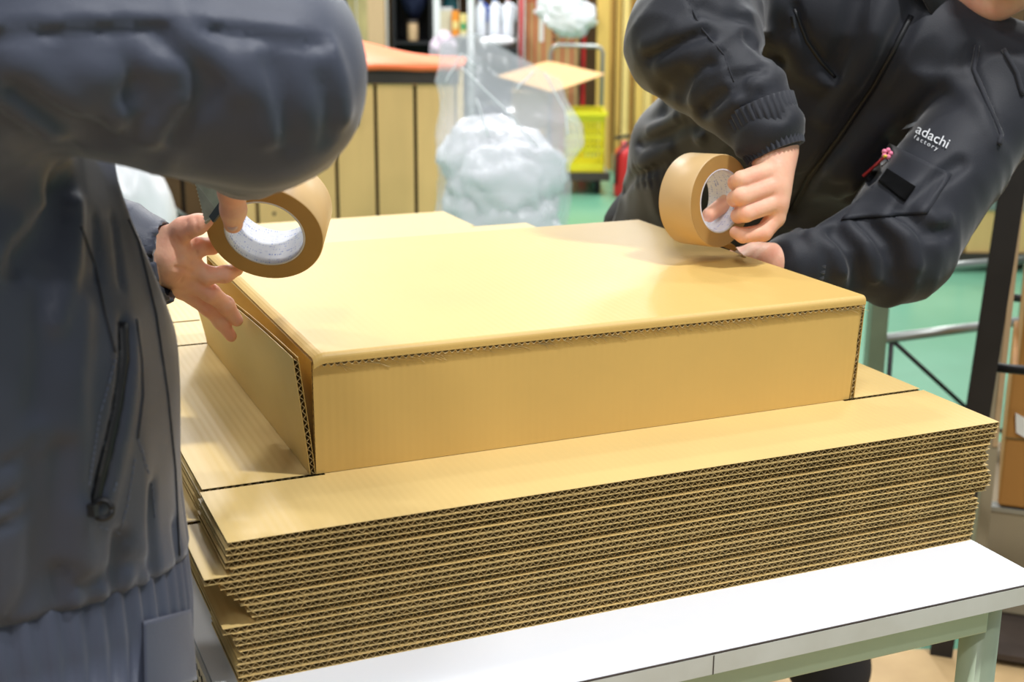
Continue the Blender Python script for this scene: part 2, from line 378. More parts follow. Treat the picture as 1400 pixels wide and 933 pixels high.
def blank(name, x0, x1, dy, zt, t, seed, top, label, group):
    rnd = random.Random(seed); ph = [rnd.random() * 6 for _ in range(3)]; am = 0.0 if top or seed == 121 else 0.00012
    def fn(x, y, n):
        k = math.exp(-abs(y + 0.124) / 0.12); w = am * (math.sin(x * 5 + ph[0]) + 0.6 * math.sin(x * 13 + ph[1])) * k
        return (x, y + dy, zt - t + n + w)
    G = 0.0032; rects = [(x0, x1, -0.124, -G), (x0 + 0.003, x1, G, 0.5 - G), (x0 + 0.002, x1 - 0.001, 0.5 + G, 0.62 - G), (x0 + 0.001, x1, 0.62 + G, 1.12 - G), (0.001, BX1, 1.12 + G, 1.29)]
    joins = [(-G, G), (0.5 - G, 0.5 + G), (0.62 - G, 0.62 + G), (1.12 - G, 1.12 + G)]
    a = MB(); b = MB()
    for i, (u0, u1, v0, v1) in enumerate(rects):
        r0, r1 = (u0, u1)
        for n0, n1 in ((0, LT), (t - LT, t)): slab(a, fn, r0, r1, v0, v1, n0, n1, 24 if i == 0 else 2, 2 if i == 0 else 1)
        if i == 0 or (top and i in (1, 2)): fluting(b, fn, r0 + 0.0005, r1 - 0.0005, v0, v1, LT, t - LT, rnd)
        else:
            fluting(b, fn, r0 + 0.0005, r0 + 0.03, v0, v1, LT, t - LT, rnd); fluting(b, fn, r1 - 0.03, r1 - 0.0005, v0, v1, LT, t - LT, rnd)
    for v0, v1 in joins:
        for n0, n1 in ((0, LT), (t - LT, t)): slab(a, fn, 0.008, BX1 - 0.008, v0, v1, n0, n1)
    root = a.build(name, 'kraft', None, org=(0.3, 0.5, zt - t))
    tag(root, label, 'cardboard', group)
    b.build('fluting', 'kraft_cut', root)
    return root
NSH = 22; PIT = (ZT - TZ) / NSH
sh = []
for i in range(NSH):
    if i < 5: x0 = -0.111 + (0.002, 0, 0.001, -0.001, 0.003)[i]; x1 = 0.7065 - 0.0012 * i - (0.004 if i > 2 else 0)
    elif i < 13:
        j = i - 5; x0 = (-0.130, -0.117, -0.112, -0.106, -0.101, -0.096, -0.092, -0.0885)[j]; x1 = (0.694, 0.697, 0.695, 0.699, 0.701, 0.703, 0.703, 0.700)[j]
    else:
        j = i - 13; x0 = (-0.117, -0.109, -0.107, -0.105, -0.104, -0.106, -0.107, -0.105, -0.106)[j]; x1 = (0.684, 0.688, 0.690, 0.689, 0.688, 0.687, 0.686, 0.687, 0.684)[j]
    sh.append((x0, x1, R.uniform(-0.0004, 0.0004) + (0.0016 if i in (3, 8, 12, 16) else 0)))
ordn = ['topmost', 'second', 'third', 'fourth', 'fifth', 'sixth', 'seventh', 'eighth', 'ninth', 'tenth', 'eleventh']
for i, (x0, x1, dy) in enumerate(sh):
    pl = ordn[i] + ' from the top' if i < 11 else ordn[NSH - 1 - i] + ' from the bottom'
    if i == 0: lb = 'slotted brown cardboard blank lying topmost on the stack, directly under the box'
    elif i == NSH - 1: lb = 'brown cardboard blank lying directly on the white table, lowest of the stack'
    else: lb = 'flat brown corrugated cardboard blank, ' + pl + ' of the stack'
    blank('cardboard_blank', x0, x1, dy if i else 0, ZT - i * PIT, PIT * 0.95 if i < NSH - 1 else PIT, 100 + i, i == 0, lb, 'cardboard blanks in the stack')

# ------------------------------------------------------------------ the box on top of the stack
bx = empty('cardboard_box', (0.303, 0.25, ZT), label='closed brown cardboard box standing on top of the stack of blanks', cat='box')
def panel(name, fn, wu, lv, t, parent, seed, nu=4, nv=4, m='kraft_box'):
    a = MB(); b = MB()
    slab(a, fn, 0, wu, 0, lv, 0, LT, nu, nv); slab(a, fn, 0, wu, 0, lv, t - LT, t, nu, nv)
    fluting(b, fn, 0.0006, wu - 0.0006, 0, lv, LT, t - LT, random.Random(seed), nv=nv)
    o = a.build(name, m, parent, smooth=False); b.build('fluting', 'kraft_cut', o); return o
T5 = 0.0052; zb = ZT + 0.0005
def lean(v, u): return 0.010 * (u / BH) * max(0, (v - 0.3) / 0.306) ** 1.5
panel('front_panel', lambda u, v, n: (v + lean(v, u), 0.0052 - n, zb + u), BH - 0.010, BX1, T5, bx, 1, 6, 12)
panel('back_panel', lambda u, v, n: (v, BY1 - 0.0055 + n, zb + u), BH - 0.006, BX1 - 0.012, T5, bx, 2)
panel('right_panel', lambda u, v, n: (BX1 - 0.0052 + n + 0.006 * u / BH + 0.007, v, zb + u), BH - 0.008, BY1 - 0.02, T5, bx, 3, 4, 4)
panel('left_panel', lambda u, v, n: (0.010 - n, v + 0.008, zb + u), BH - 0.008, BY1 - 0.018, T5, bx, 4, 4, 4)
panel('base_panel', lambda u, v, n: (u + 0.011, v + 0.008, zb + n), BX1 - 0.016, BY1 - 0.018, T5, bx, 5, 2, 2)
def flap_x(v, u): return -(0.0125 + 0.014 * min(1, v / 0.3)) * (u / 0.116) ** 1.1
def flap_z(v, u):   # the free edge rises and dips a little along its length
    return u * (1 + 0.02 * math.sin(v * 11)) 
panel('side_flap', lambda u, v, n: (-0.0006 - n + flap_x(v, u), v, zb + flap_z(v, u)), 0.1155, BY1 - 0.004, T5, bx, 6, 6, 12)
def lid_path(s):     # front lip, rounded fold, then flat
    r = 0.006; a = 0.0035
    if s < a: return (-0.004, ZT + BH - r - (a - s)), (-1, 0)
    s -= a; q = r * math.pi / 2
    if s < q: t = s / r; return (-0.004 + r - r * math.cos(t), ZT + BH - r + r * math.sin(t)), (-math.cos(t), math.sin(t))
    return (-0.004 + r + (s - q), ZT + BH), (0, 1)
def lid_fn(u, v, n):
    (y, z), (ny, nz) = lid_path(v); e = u if u < 0.02 else 1; dz = -0.0045 * max(0, 1 - e / 0.012) ** 2
    return (u + lean(u, BH) * max(0, 1 - y / 0.4), y + ny * (n - 0.004), z + nz * (n - 0.004) + dz)
ld = MB()
for a0, a1 in ((0, LT), (0.004 - LT, 0.004)):
    sv = [0, 0.0035, 0.0051, 0.0067, 0.0083, 0.0099, 0.0115, 0.0131, 0.02, 0.15, 0.3, 0.4, BY1 + 0.008]
    un = [0, 0.003, 0.006, 0.009, 0.012, 0.02] + list(np.linspace(0.1, BX1, 8))
    V = [lid_fn(u, v, n) for n in (a0, a1) for v in sv for u in un]; w = len(un); o = w * len(sv); F_ = []
    for j in range(len(sv) - 1):
        for i in range(w - 1): a = j * w + i; F_ += [(a + w, a + w + 1, a + 1, a), (o + a, o + a + 1, o + a + w + 1, o + a + w)]
    for i in range(w - 1): a = i; b = (len(sv) - 1) * w + i; F_ += [(a, a + 1, o + a + 1, o + a), (b + 1, b, o + b, o + b + 1)]
    for j in range(len(sv) - 1): a = j * w; b = a + w - 1; F_ += [(a + w, a, o + a, o + a + w), (b, b + w, o + b + w, o + b)]
    ld.add(V, F_)
lid = ld.build('lid', 'kraft_box', bx, smooth=False)
fl = MB(); fluting(fl, lambda u, v, n: (u + lean(u, BH), -0.0032 + v, ZT + BH - 0.0132 + n), 0.002, BX1, 0, 0.006, 0, 0.0036, random.Random(8), period=0.0066)
fl.build('cut_edge', mat('cut_pale', (214, 192, 140), 0.9, var=0.3, vscale=90), lid)
fb = MB(); rr = random.Random(5)
for i in range(70):
    x = rr.uniform(0.02, 0.6); l = rr.uniform(0.006, 0.022); a = rr.uniform(-0.55, -0.15); z = ZT + BH - 0.0135; y = -0.0006 - 0.0003
    p = [(x + k * l, y - 0.0012 * k * (1 - k), z - 0.012 * abs(math.sin(a)) * k * k - 0.001 * k) for k in (0, 0.5, 1)]
    fb.tube([np.array(q) + (lean(x, BH), 0, 0) for q in p], [0.00035, 0.0003, 0.0001], 4)
tag(fb.build('torn_fibres', 'cut_pale', lid), kind='stuff')

# ------------------------------------------------------------------ tape rolls
def tape_roll(c, n, label, wd=0.05, ro=0.0555, ri=0.0385, seed=1):
    c = np.asarray(c); n = nrm(n); back = c - n * wd
    rt = empty('tape_roll', tuple(c - n * wd / 2), label=label, cat='tape roll', group='rolls of packing tape')
    MB().lathe([(ri, 0.0002), (ri, wd - 0.0002), (ro - 0.0008, wd - 0.0001), (ro, wd - 0.0009), (ro, 0.0009), (ro - 0.0008, 0.0001)], 72, back, n, closed=True).build('tape_layers', 'tape_outer', rt, True)
    for z in (-0.0002, wd - 0.0004):
        pr = [(ri + (ro - 0.0008 - ri) * k / 6, z + (0.0006 if k < 7 else 0)) for k in range(7)] + [(ro - 0.0008, z), (ri, z)]
        MB().lathe(pr, 72, back, n, closed=True).build('tape_edge', 'tape_side', rt, False)
    u, w, d = frame(n); vs = []; K = 72; J = 6
    for j in range(J + 1):
        for k in range(K + 1):
            t = 2 * math.pi * k / K; vs.append(back + d * (wd * j / J) + (ri - 0.0022) * (math.cos(t) * u + math.sin(t) * w))
    for j in (J, 0):
        for k in range(K + 1):
            t = 2 * math.pi * k / K; vs.append(back + d * (wd * j / J) + ri * (math.cos(t) * u + math.sin(t) * w))
    q = K + 1; f = [(j * q + k + 1, j * q + k, (j + 1) * q + k, (j + 1) * q + k + 1) for j in range(J + 2) for k in range(K)]
    o = obj('core', vs, f, 'core_print', rt, True)
    uv = o.data.uv_layers.new(name='UVMap')
    for lp in o.data.loops:
        j, k = divmod(lp.vertex_index, q); uv.data[lp.index].uv = (k / K, j / J * 0.2 if j <= J else 0.9)
    return rt
TL_C = np.array((-0.0219, 0.0750, 1.0675)); TL_N = np.array((-0.4085, -0.7819, -0.4708))
TR_C = np.array((0.5589, 0.2074, 1.0425)); TR_N = np.array((0.3166, -0.9464, 0.0633))
tape_roll(TL_C, TL_N, 'brown packing tape roll held up over the open side flap, printed core showing')
rt2 = tape_roll(TR_C, TR_N, 'brown packing tape roll gripped in a fist at the far end of the box')
tp = MB(); dn = nrm(np.array((0.30, 0.10, -1.0)) - TR_N * (np.array((0.30, 0.10, -1.0)) @ TR_N)); s0 = TR_C + dn * 0.0553; s2_ = np.array((0.618, 0.245, ZT + BH - 0.012)); s1_ = np.array((0.604, 0.235, ZT + BH + 0.012))
slab(tp, lambda u, v, n: tuple((s0 * (1 - u) ** 2 + 2 * u * (1 - u) * s1_ + u * u * s2_) - TR_N * (0.05 * v) * (1 - u) - u * v * np.array((0, -0.05, 0)) * -1 + n * np.array((0, -0.5, 0.8))), 0, 1, 0.02, 0.98, 0, 0.0004, 8, 1)
tp.build('loose_tape_end', 'tape_side', rt2)


# ------------------------------------------------------------------ people
mat('jacket_slate', (64, 69, 84), 0.5, var=0.18, vscale=4, bump=0.12, bscale=700, sheen=0.25, spec=0.35)
mat('jacket_black', (33, 35, 42), 0.6, var=0.18, vscale=4, bump=0.12, bscale=700, sheen=0.25, spec=0.3)
mat('rib_knit', (40, 42, 50), 0.8, sheen=0.2)
mat('rib_black', (30, 32, 40), 0.8, sheen=0.2)
mat('trousers', (30, 31, 36), 0.8, var=0.2, vscale=6)
mat('skin', (238, 190, 160), 0.5, var=0.10, vscale=40, rgb2=(232, 168, 142), sss=0.25, bump=0.10, bscale=260, spec=0.35)
mat('skin_face_shade', (196, 138, 102), 0.5, var=0.08, vscale=25, sss=0.2, spec=0.35)  # face brown with the shadow on the face mixed into the colour
mat('hair', (22, 18, 16), 0.5)
mat('eye', (30, 22, 18), 0.15)
mat('shoe', (36, 34, 34), 0.6)
mat('stitch', (98, 106, 126), 0.8)
mat('zip', (20, 21, 24), 0.45)
mat('zip_metal', (70, 72, 76), 0.35, metal=0.7)

def head(S, c, f, u):
    f = nrm(f); u = nrm(np.asarray(u) - f * (np.asarray(u) @ f)); s = np.cross(u, f); c = np.asarray(c); ax = (s, f, u)
    S.blob(c + u * 0.022 - f * 0.012, ax, (0.076, 0.095, 0.098), 0.02); S.blob(c - u * 0.055 + f * 0.022, ax, (0.056, 0.062, 0.062), 0.03)
    S.blob(c - u * 0.103 + f * 0.058, ax, (0.026, 0.022, 0.018), 0.025)
    S.cap(c + f * 0.088 + u * 0.012, c + f * 0.108 - u * 0.026, 0.007, 0.012, 0.012)
    S.cap(c + f * 0.083 - u * 0.062 - s * 0.02, c + f * 0.083 - u * 0.062 + s * 0.02, 0.007, 0.007, 0.01)
    for q in (-1, 1):
        S.blob(c + s * q * 0.078 - f * 0.01 - u * 0.012, ax, (0.010, 0.017, 0.031), 0.008); S.cap(c + f * 0.078 + u * 0.02 + s * q * 0.015, c + f * 0.07 + u * 0.022 + s * q * 0.045, 0.009, 0.008, 0.014)
        S.crease([c + f * 0.085 + u * 0.003 + s * q * 0.022, c + f * 0.078 + u * 0.003 + s * q * 0.042], 0.010, 0.006)
    return f, u, s

def head_extras(c, f, u, s, body, root):
    c = np.asarray(c); H = SDF(); ax = (s, f, u)
    H.blob(c + u * 0.026 - f * 0.016, ax, (0.086, 0.103, 0.106), 0.02)
    K = SDF(); K.blob(c - u * 0.09 + f * 0.09, ax, (0.10, 0.12, 0.135), 0.02); K.blob(c - u * 0.15 - f * 0.02, ax, (0.2, 0.2, 0.10), 0.02)
    H.minus(K, 0.012); H.wrinkle(c - u * 0.1, c + u * 0.12, 0.006, 20, 60, 0.16, 4)
    sdf_obj('hair', H, c - 0.16, c + 0.16, 0.006, 'hair', root)
    for q in (-1, 1): MB().lathe([(0.001, -0.009), (0.008, -0.005), (0.010, 0), (0.008, 0.005), (0.001, 0.009)], 12, c + f * 0.074 + u * 0.002 + s * q * 0.032).build('eye', 'eye', root, True)

def ribbed(name, path, radii, parent, m, nrib=40, depth=0.0018, squash=1.0, wall=0.004):
    """an elastic knit band: a tube whose wall is folded into ribs, open at both ends"""
    n = nrib * 4; V = []; k = len(path); u = None; path = [np.asarray(p, float) for p in path]
    def rings(sub):
        nonlocal u
        for i in range(k):
            d = nrm(path[min(i + 1, k - 1)] - path[max(i - 1, 0)])
            if u is None: u = frame(d)[0]
            u = nrm(u - d * (u @ d)); w = np.cross(d, u)
            for j in range(n):
                t = 2 * math.pi * j / n; r = radii[i] - sub + depth * math.cos(t * nrib) * (1 if not sub else 0.3)
                V.append(path[i] + r * (math.cos(t) * u + squash * math.sin(t) * w))
    rings(0); rings(wall); o = k * n; F_ = []
    for i in range(k - 1):
        for j in range(n):
            a, b, c, d = i * n + j, i * n + (j + 1) % n, (i + 1) * n + (j + 1) % n, (i + 1) * n + j
            F_ += [(a, b, c, d), (o + d, o + c, o + b, o + a)]
    for i in (0, k - 1):
        for j in range(n): a, b = i * n + j, i * n + (j + 1) % n; F_.append((a, o + a, o + b, b))
    return obj(name, V, F_, m, parent, True)

def strip(name, S, pts, w, m, parent, off=0.0006, h=0.0012, sub=4, cyl=True):
    """a cord or seam laid on the surface S through the given points"""
    P = []
    pts = [np.asarray(p, float) for p in pts]
    for i in range(len(pts) - 1):
        for k in range(sub): P.append(pts[i] + (pts[i + 1] - pts[i]) * k / sub)
    P.append(pts[-1]); Q = cast(S, P, off=off)
    return MB().tube(list(Q), w, 6).build(name, m, parent, True)

def stitches(name, S, pts, m, parent, step=0.0045, r=0.00045, off=0.0004):
    pts = [np.asarray(p, float) for p in pts]; L = [np.linalg.norm(pts[i + 1] - pts[i]) for i in range(len(pts) - 1)]; P = []
    for i, l in enumerate(L):
        for k in range(max(1, int(l / step))): P.append(pts[i] + (pts[i + 1] - pts[i]) * (k * step / l))
    Q = cast(S, P, off=off); mb = MB()
    for i in range(len(Q) - 1):
        if np.linalg.norm(Q[i + 1] - Q[i]) < step * 3: mb.tube([Q[i], Q[i] + (Q[i + 1] - Q[i]) * 0.62], r, 5)
    return tag(mb.build(name, m, parent), kind='stuff')

def patch(name, S, poly, m, parent, off=0.0015, n=14, thick=0.002):
    """a flat cloth piece (pocket flap, label) draped on S: the quad poly (4 corners) is subdivided and laid on the surface"""
    p = [np.asarray(q, float) for q in poly]; P = []
    for j in range(n + 1):
        for i in range(n + 1):
            a, b = i / n, j / n; P.append((p[0] * (1 - a) + p[1] * a) * (1 - b) + (p[3] * (1 - a) + p[2] * a) * b)
    A = cast(S, P, off=off); D = A - CAM; D /= np.linalg.norm(D, axis=1, keepdims=True); Bk = A + D * (thick + off)
    w = n + 1; o = w * w; F_ = []
    for j in range(n):
        for i in range(n): a = j * w + i; F_ += [(a, a + w, a + w + 1, a + 1), (o + a, o + a + 1, o + a + w + 1, o + a + w)]
    for i in range(n):
        for a, b in ((i, i + 1), (n * w + i + 1, n * w + i), ((i + 1) * w, i * w), (i * w + n, (i + 1) * w + n)): F_.append((a, b, o + b, o + a))
    return obj(name, np.concatenate([A, Bk]), F_, m, parent, True)

# ---------------- the worker on the left
lp = empty('person', (-0.33, -0.12, 0), label='worker in a slate grey padded jacket standing left of the table, arm raised', cat='person')
S = SDF()   # jacket
S.ell((-0.313, -0.12, 0.86), (-0.319, -0.12, 1.02), (0, 1, 0), (0.185, 0.172), (0.19, 0.165), 0.03)
S.ell((-0.319, -0.12, 1.02), (-0.334, -0.12, 1.24), (0, 1, 0), (0.19, 0.165), (0.20, 0.138), 0.04)
S.cap((-0.335, -0.28, 1.315), (-0.335, 0.05, 1.315), 0.085, 0.085, 0.05)
LS, LE, LW = np.array((-0.315, -0.315, 1.285)), np.array((-0.1094, -0.2983, 1.2407)), np.array((-0.0624, -0.0479, 1.1643))
S.cap(LS, LE, 0.075, 0.065, 0.045); S.cap(LE, LW, 0.064, 0.042, 0.03)
L2S, L2E, L2W = np.array((-0.335, 0.07, 1.29)), np.array((-0.27, 0.19, 1.11)), np.array((-0.1246, 0.1274, 1.0386))
S.cap(L2S, L2E, 0.075, 0.06, 0.05); S.cap(L2E, L2W, 0.06, 0.043, 0.03)
# sleeve seam, folds round the raised elbow, armpit, long body folds
S.fold([(-0.2738, -0.2872, 1.2679), (-0.2578, -0.2936, 1.2697), (-0.2098, -0.3133, 1.2725), (-0.1580, -0.3350, 1.2745), (-0.1266, -0.3496, 1.2709), (-0.0992, -0.3626, 1.2669), (-0.0812, -0.3712, 1.2641)], 0.0035, 0.0045)
S.fold([(-0.2732, -0.2857, 1.2738), (-0.2572, -0.2921, 1.2755), (-0.2092, -0.3117, 1.2787), (-0.1574, -0.3335, 1.2803), (-0.1260, -0.3482, 1.2763), (-0.0986, -0.3611, 1.2727)], 0.006, -0.003)
S.fold([(-0.1585, -0.3363, 1.2694), (-0.1455, -0.3446, 1.2604), (-0.1347, -0.3525, 1.2496), (-0.1297, -0.3574, 1.2405)], 0.010, -0.006); S.fold([(-0.1676, -0.3334, 1.2661), (-0.1554, -0.3424, 1.2536), (-0.1455, -0.3504, 1.2412)], 0.007, 0.005)
S.fold([(-0.2478, -0.3033, 1.2514), (-0.2293, -0.3154, 1.2378), (-0.2105, -0.3266, 1.2275), (-0.1970, -0.3334, 1.2242)], 0.011, -0.010); S.fold([(-0.2528, -0.3044, 1.2406), (-0.2363, -0.3155, 1.2273), (-0.2217, -0.3253, 1.2158)], 0.009, 0.010)
S.fold([(-0.2652, -0.3004, 1.2363), (-0.2507, -0.3106, 1.2231), (-0.2361, -0.3206, 1.2107), (-0.2268, -0.3265, 1.2045)], 0.010, -0.009); S.fold([(-0.2666, -0.3038, 1.2230), (-0.2518, -0.3133, 1.2127), (-0.2403, -0.3219, 1.2002)], 0.010, 0.012)
S.fold([(-0.2153, -0.3177, 1.2500), (-0.2052, -0.3251, 1.2400), (-0.2000, -0.3306, 1.2292), (-0.2034, -0.3321, 1.2192)], 0.008, -0.007); S.fold([(-0.1888, -0.3283, 1.2526), (-0.1870, -0.3319, 1.2435), (-0.1933, -0.3324, 1.2326)], 0.007, 0.007); S.fold([(-0.2003, -0.3244, 1.2492), (-0.1800, -0.3319, 1.2535), (-0.1644, -0.3394, 1.2507)], 0.009, -0.006)
S.fold([(-0.2133, -0.3311, 1.2083), (-0.2067, -0.3309, 1.2184), (-0.2019, -0.3305, 1.2267), (-0.1921, -0.3363, 1.2214)], 0.012, 0.012); S.fold([(-0.1954, -0.3330, 1.2276), (-0.1876, -0.3391, 1.2185), (-0.1800, -0.3434, 1.2152)], 0.010, -0.006)
S.fold([(-0.1699, -0.3482, 1.2136), (-0.1609, -0.3491, 1.2236), (-0.1521, -0.3503, 1.2320)], 0.008, 0.008); S.fold([(-0.1804, -0.3444, 1.2110), (-0.1720, -0.3443, 1.2236), (-0.1640, -0.3452, 1.2319)], 0.008, -0.006)
S.fold([(-0.1125, -0.3610, 1.2531), (-0.1087, -0.3689, 1.2323), (-0.1062, -0.3775, 1.2073)], 0.007, 0.005); S.fold([(-0.1220, -0.3557, 1.2572), (-0.1174, -0.3639, 1.2364), (-0.1161, -0.3720, 1.2114)], 0.009, -0.005); S.fold([(-0.0791, -0.3728, 1.2616), (-0.0753, -0.3795, 1.2450), (-0.0758, -0.3855, 1.2241)], 0.007, -0.005); S.fold([(-0.0856, -0.3751, 1.2449), (-0.0833, -0.3810, 1.2282), (-0.0859, -0.3849, 1.2116)], 0.006, 0.004)
S.fold([(-0.2199, -0.2214, 1.1880), (-0.2250, -0.2260, 1.1655), (-0.2363, -0.2282, 1.1420), (-0.2535, -0.2265, 1.1232)], 0.014, 0.014); S.fold([(-0.2129, -0.2249, 1.1867), (-0.2161, -0.2327, 1.1562), (-0.2227, -0.2411, 1.1187), (-0.2364, -0.2465, 1.0811)], 0.008, -0.007); S.fold([(-0.2347, -0.2191, 1.1748), (-0.2466, -0.2224, 1.1466), (-0.2666, -0.2202, 1.1254)], 0.014, -0.010)
S.fold([(-0.2031, -0.2291, 1.1867), (-0.2054, -0.2400, 1.1469), (-0.2084, -0.2500, 1.1094)], 0.004, 0.003); S.fold([(-0.1940, -0.2325, 1.1882), (-0.1947, -0.2446, 1.1469), (-0.1946, -0.2573, 1.1048)], 0.004, 0.003)
S.fold([(-0.2202, -0.2506, 1.0906), (-0.2286, -0.2611, 1.0437), (-0.2363, -0.2747, 0.9874), (-0.2484, -0.2864, 0.9311)], 0.010, -0.005); S.fold([(-0.2415, -0.2359, 1.1092), (-0.2455, -0.2482, 1.0623), (-0.2547, -0.2555, 1.0248)], 0.008, 0.005)
S.fold([(-0.2407, -0.2700, 0.9967), (-0.2463, -0.2788, 0.9592), (-0.2538, -0.2869, 0.9217), (-0.2590, -0.2945, 0.8889)], 0.010, 0.008); S.fold([(-0.2595, -0.2648, 0.9872), (-0.2607, -0.2755, 0.9498), (-0.2682, -0.2836, 0.9122), (-0.2827, -0.2858, 0.8840)], 0.008, 0.006); S.fold([(-0.2338, -0.2842, 0.9593), (-0.2359, -0.2946, 0.9218), (-0.2411, -0.3022, 0.8890)], 0.010, -0.006)
S.fold([(-0.2810, -0.2556, 0.9871), (-0.2621, -0.2608, 0.9966), (-0.2540, -0.2615, 1.0060)], 0.004, 0.003); S.fold([(-0.2834, -0.2616, 0.9637), (-0.2598, -0.2680, 0.9760)], 0.004, 0.003); S.fold([(-0.2849, -0.2652, 0.9496), (-0.2642, -0.2712, 0.9591)], 0.004, 0.003)
S.fold([(-0.2120, -0.2989, 0.9416), (-0.2162, -0.3030, 0.9219), (-0.2164, -0.3100, 0.8985)], 0.008, 0.006); S.fold([(-0.2257, -0.3004, 0.9172), (-0.2068, -0.3056, 0.9267), (-0.1936, -0.3120, 0.9244)], 0.006, 0.004); S.fold([(-0.2360, -0.2974, 0.9124), (-0.2357, -0.3045, 0.8890), (-0.2297, -0.3102, 0.8787)], 0.010, 0.008); S.fold([(-0.2038, -0.3111, 0.9126), (-0.2087, -0.3154, 0.8915)], 0.008, 0.006)
S.fold([(-0.1964, -0.2643, 1.0790), (-0.1986, -0.2697, 1.0579), (-0.2064, -0.2762, 1.0250), (-0.2152, -0.2809, 0.9969), (-0.2234, -0.2844, 0.9734), (-0.2271, -0.2857, 0.9640)], 0.0045, 0.006); S.fold([(-0.1913, -0.2672, 1.0767), (-0.1928, -0.2736, 1.0532), (-0.2007, -0.2801, 1.0204), (-0.2103, -0.2858, 0.9875), (-0.2181, -0.2895, 0.9641)], 0.006, -0.003)
S.wrinkle(LS, LE, 0.004, 16, 8, 0.13, 3); S.wrinkle(LE, LW, 0.005, 20, 8, 0.11, 5); S.wrinkle(L2E, L2W, 0.004, 26, 10, 0.10, 6)
S.wrinkle((-0.3, -0.2, 1.2), (-0.32, -0.2, 0.85), 0.005, 4.0, 14, 0.26, 8)
for k in range(26):     # blouson gathers above the waistband
    t = k / 26 * 2 * math.pi; y_ = -0.12 + 0.18 * math.sin(t); p = np.array((-0.311 + 0.168 * math.cos(t), y_, 0.854 + 0.2 * (-0.1 - y_))); S.crease([p, p + (0, 0, 0.03 + 0.02 * (k % 3))], 0.006, 0.005)
S.minus(lambda P: P[:, 2] - (0.852 + 0.2 * (-0.1 - P[:, 1])), 0.008)
JL = S
cut = SDF(); cut.cap(L2W, np.array((-0.0989, 0.1168, 1.0401)), 0.034, 0.036); S.minus(cut, 0.004)
jk = sdf_obj('jacket', S, (-0.60, -0.47, 0.80), (0.03, 0.36, 1.44), 0.0052, 'jacket_slate', lp)
ba = nrm((0, -0.2, -1.0)); bc = np.array((-0.311, -0.118, 0.868))
ribbed('waistband', [bc, bc + ba * 0.012, bc + ba * 0.045, bc + ba * 0.09], [0.160, 0.166, 0.167, 0.163], jk, 'jacket_slate', 60, 0.0022, 1.09)
BAND = SDF(); BAND.ell(bc - ba * 0.05, bc + ba * 0.2, (0, 1, 0), (0.182, 0.167), (0.182, 0.167))
patch('band_tab', BAND, [(-0.1926, -0.2241, 0.8424), (-0.1589, -0.2359, 0.8515), (-0.1601, -0.2505, 0.8010), (-0.1973, -0.2386, 0.7878)], 'jacket_slate', jk, 0.0035)
ribbed('cuff', [L2W + (np.array((-0.1079, 0.1207, 1.0400)) - L2W) * k for k in (-0.6, 0.1, 0.6, 0.9)], [0.0425, 0.0425, 0.041, 0.038], jk, 'rib_knit', 34, 0.0012)
cf = LW + (LW - LE) * 0.16; ribbed('cuff', [LW - (LW - LE) * 0.08, LW, cf], [0.044, 0.041, 0.036], jk, 'rib_knit', 34, 0.0012)
ribbed('collar', [(-0.33, -0.12, 1.37), (-0.318, -0.12, 1.41), (-0.30, -0.12, 1.455)], [0.085, 0.074, 0.07], jk, 'jacket_slate', 6, 0.001)
zp = strip('pocket_zip', JL, [(-0.1855, -0.1633, 1.0549), (-0.1870, -0.1702, 1.0299), (-0.1958, -0.1774, 0.9934), (-0.2055, -0.1826, 0.9621), (-0.2148, -0.1868, 0.9350), (-0.2196, -0.1886, 0.9219)], 0.0046, 'zip', jk, off=-0.001)  # zip tape, made broad and black to carry the open pocket's shade too
stitches('zip_teeth', JL, [(-0.1885, -0.1680, 1.0351), (-0.1968, -0.1770, 0.9934), (-0.2065, -0.1822, 0.9621), (-0.2160, -0.1869, 0.9329)], 'zip_metal', zp, 0.0026, 0.0009, 0.0026)
zc = cast(JL, [(-0.2116, -0.1920, 0.9220)], off=0.003)[0]; ring = [zc + 0.0062 * (math.cos(t) * RGT + math.sin(t) * UPV) for t in np.linspace(0, 2 * math.pi, 17)]
MB().tube(ring, 0.0022, 8).build('zip_pull', 'zip', zp, True)
MB().bar(*cast(JL, [(-0.2187, -0.1879, 0.9256), (-0.2191, -0.1902, 0.9173)], off=0.003), 0.006, 0.004).build('zip_slider', 'zip', zp)
for q in ([(-0.1826, -0.1893, 0.9727), (-0.1790, -0.1963, 0.9545), (-0.1765, -0.2016, 0.9404), (-0.1769, -0.2113, 0.9076)], [(-0.1861, -0.1922, 0.9581), (-0.1944, -0.1983, 0.9257), (-0.2020, -0.2013, 0.9049), (-0.2226, -0.1903, 0.9120)], [(-0.1921, -0.1683, 1.0288), (-0.1991, -0.1712, 1.0090), (-0.2067, -0.1740, 0.9892), (-0.2212, -0.1853, 0.9308)], [(-0.2002, -0.1911, 0.9413), (-0.2068, -0.1930, 0.9257)]): stitches('stitching', JL, q, 'stitch', jk)
for q in ([(-0.2056, -0.1340, 1.1235), (-0.1990, -0.1450, 1.0965), (-0.1957, -0.1571, 1.0611), (-0.1916, -0.1670, 1.0340)], [(-0.1747, -0.1671, 1.0576), (-0.1742, -0.1760, 1.0289), (-0.1758, -0.1828, 1.0039), (-0.1826, -0.1893, 0.9727)], [(-0.1728, -0.1465, 1.1289), (-0.1675, -0.1535, 1.1133), (-0.1610, -0.1720, 1.0613), (-0.1589, -0.1900, 1.0040), (-0.1594, -0.2055, 0.9520), (-0.1629, -0.2228, 0.8895)]): strip('seam', JL, q, 0.0009, 'rib_knit', jk, off=0.0004)

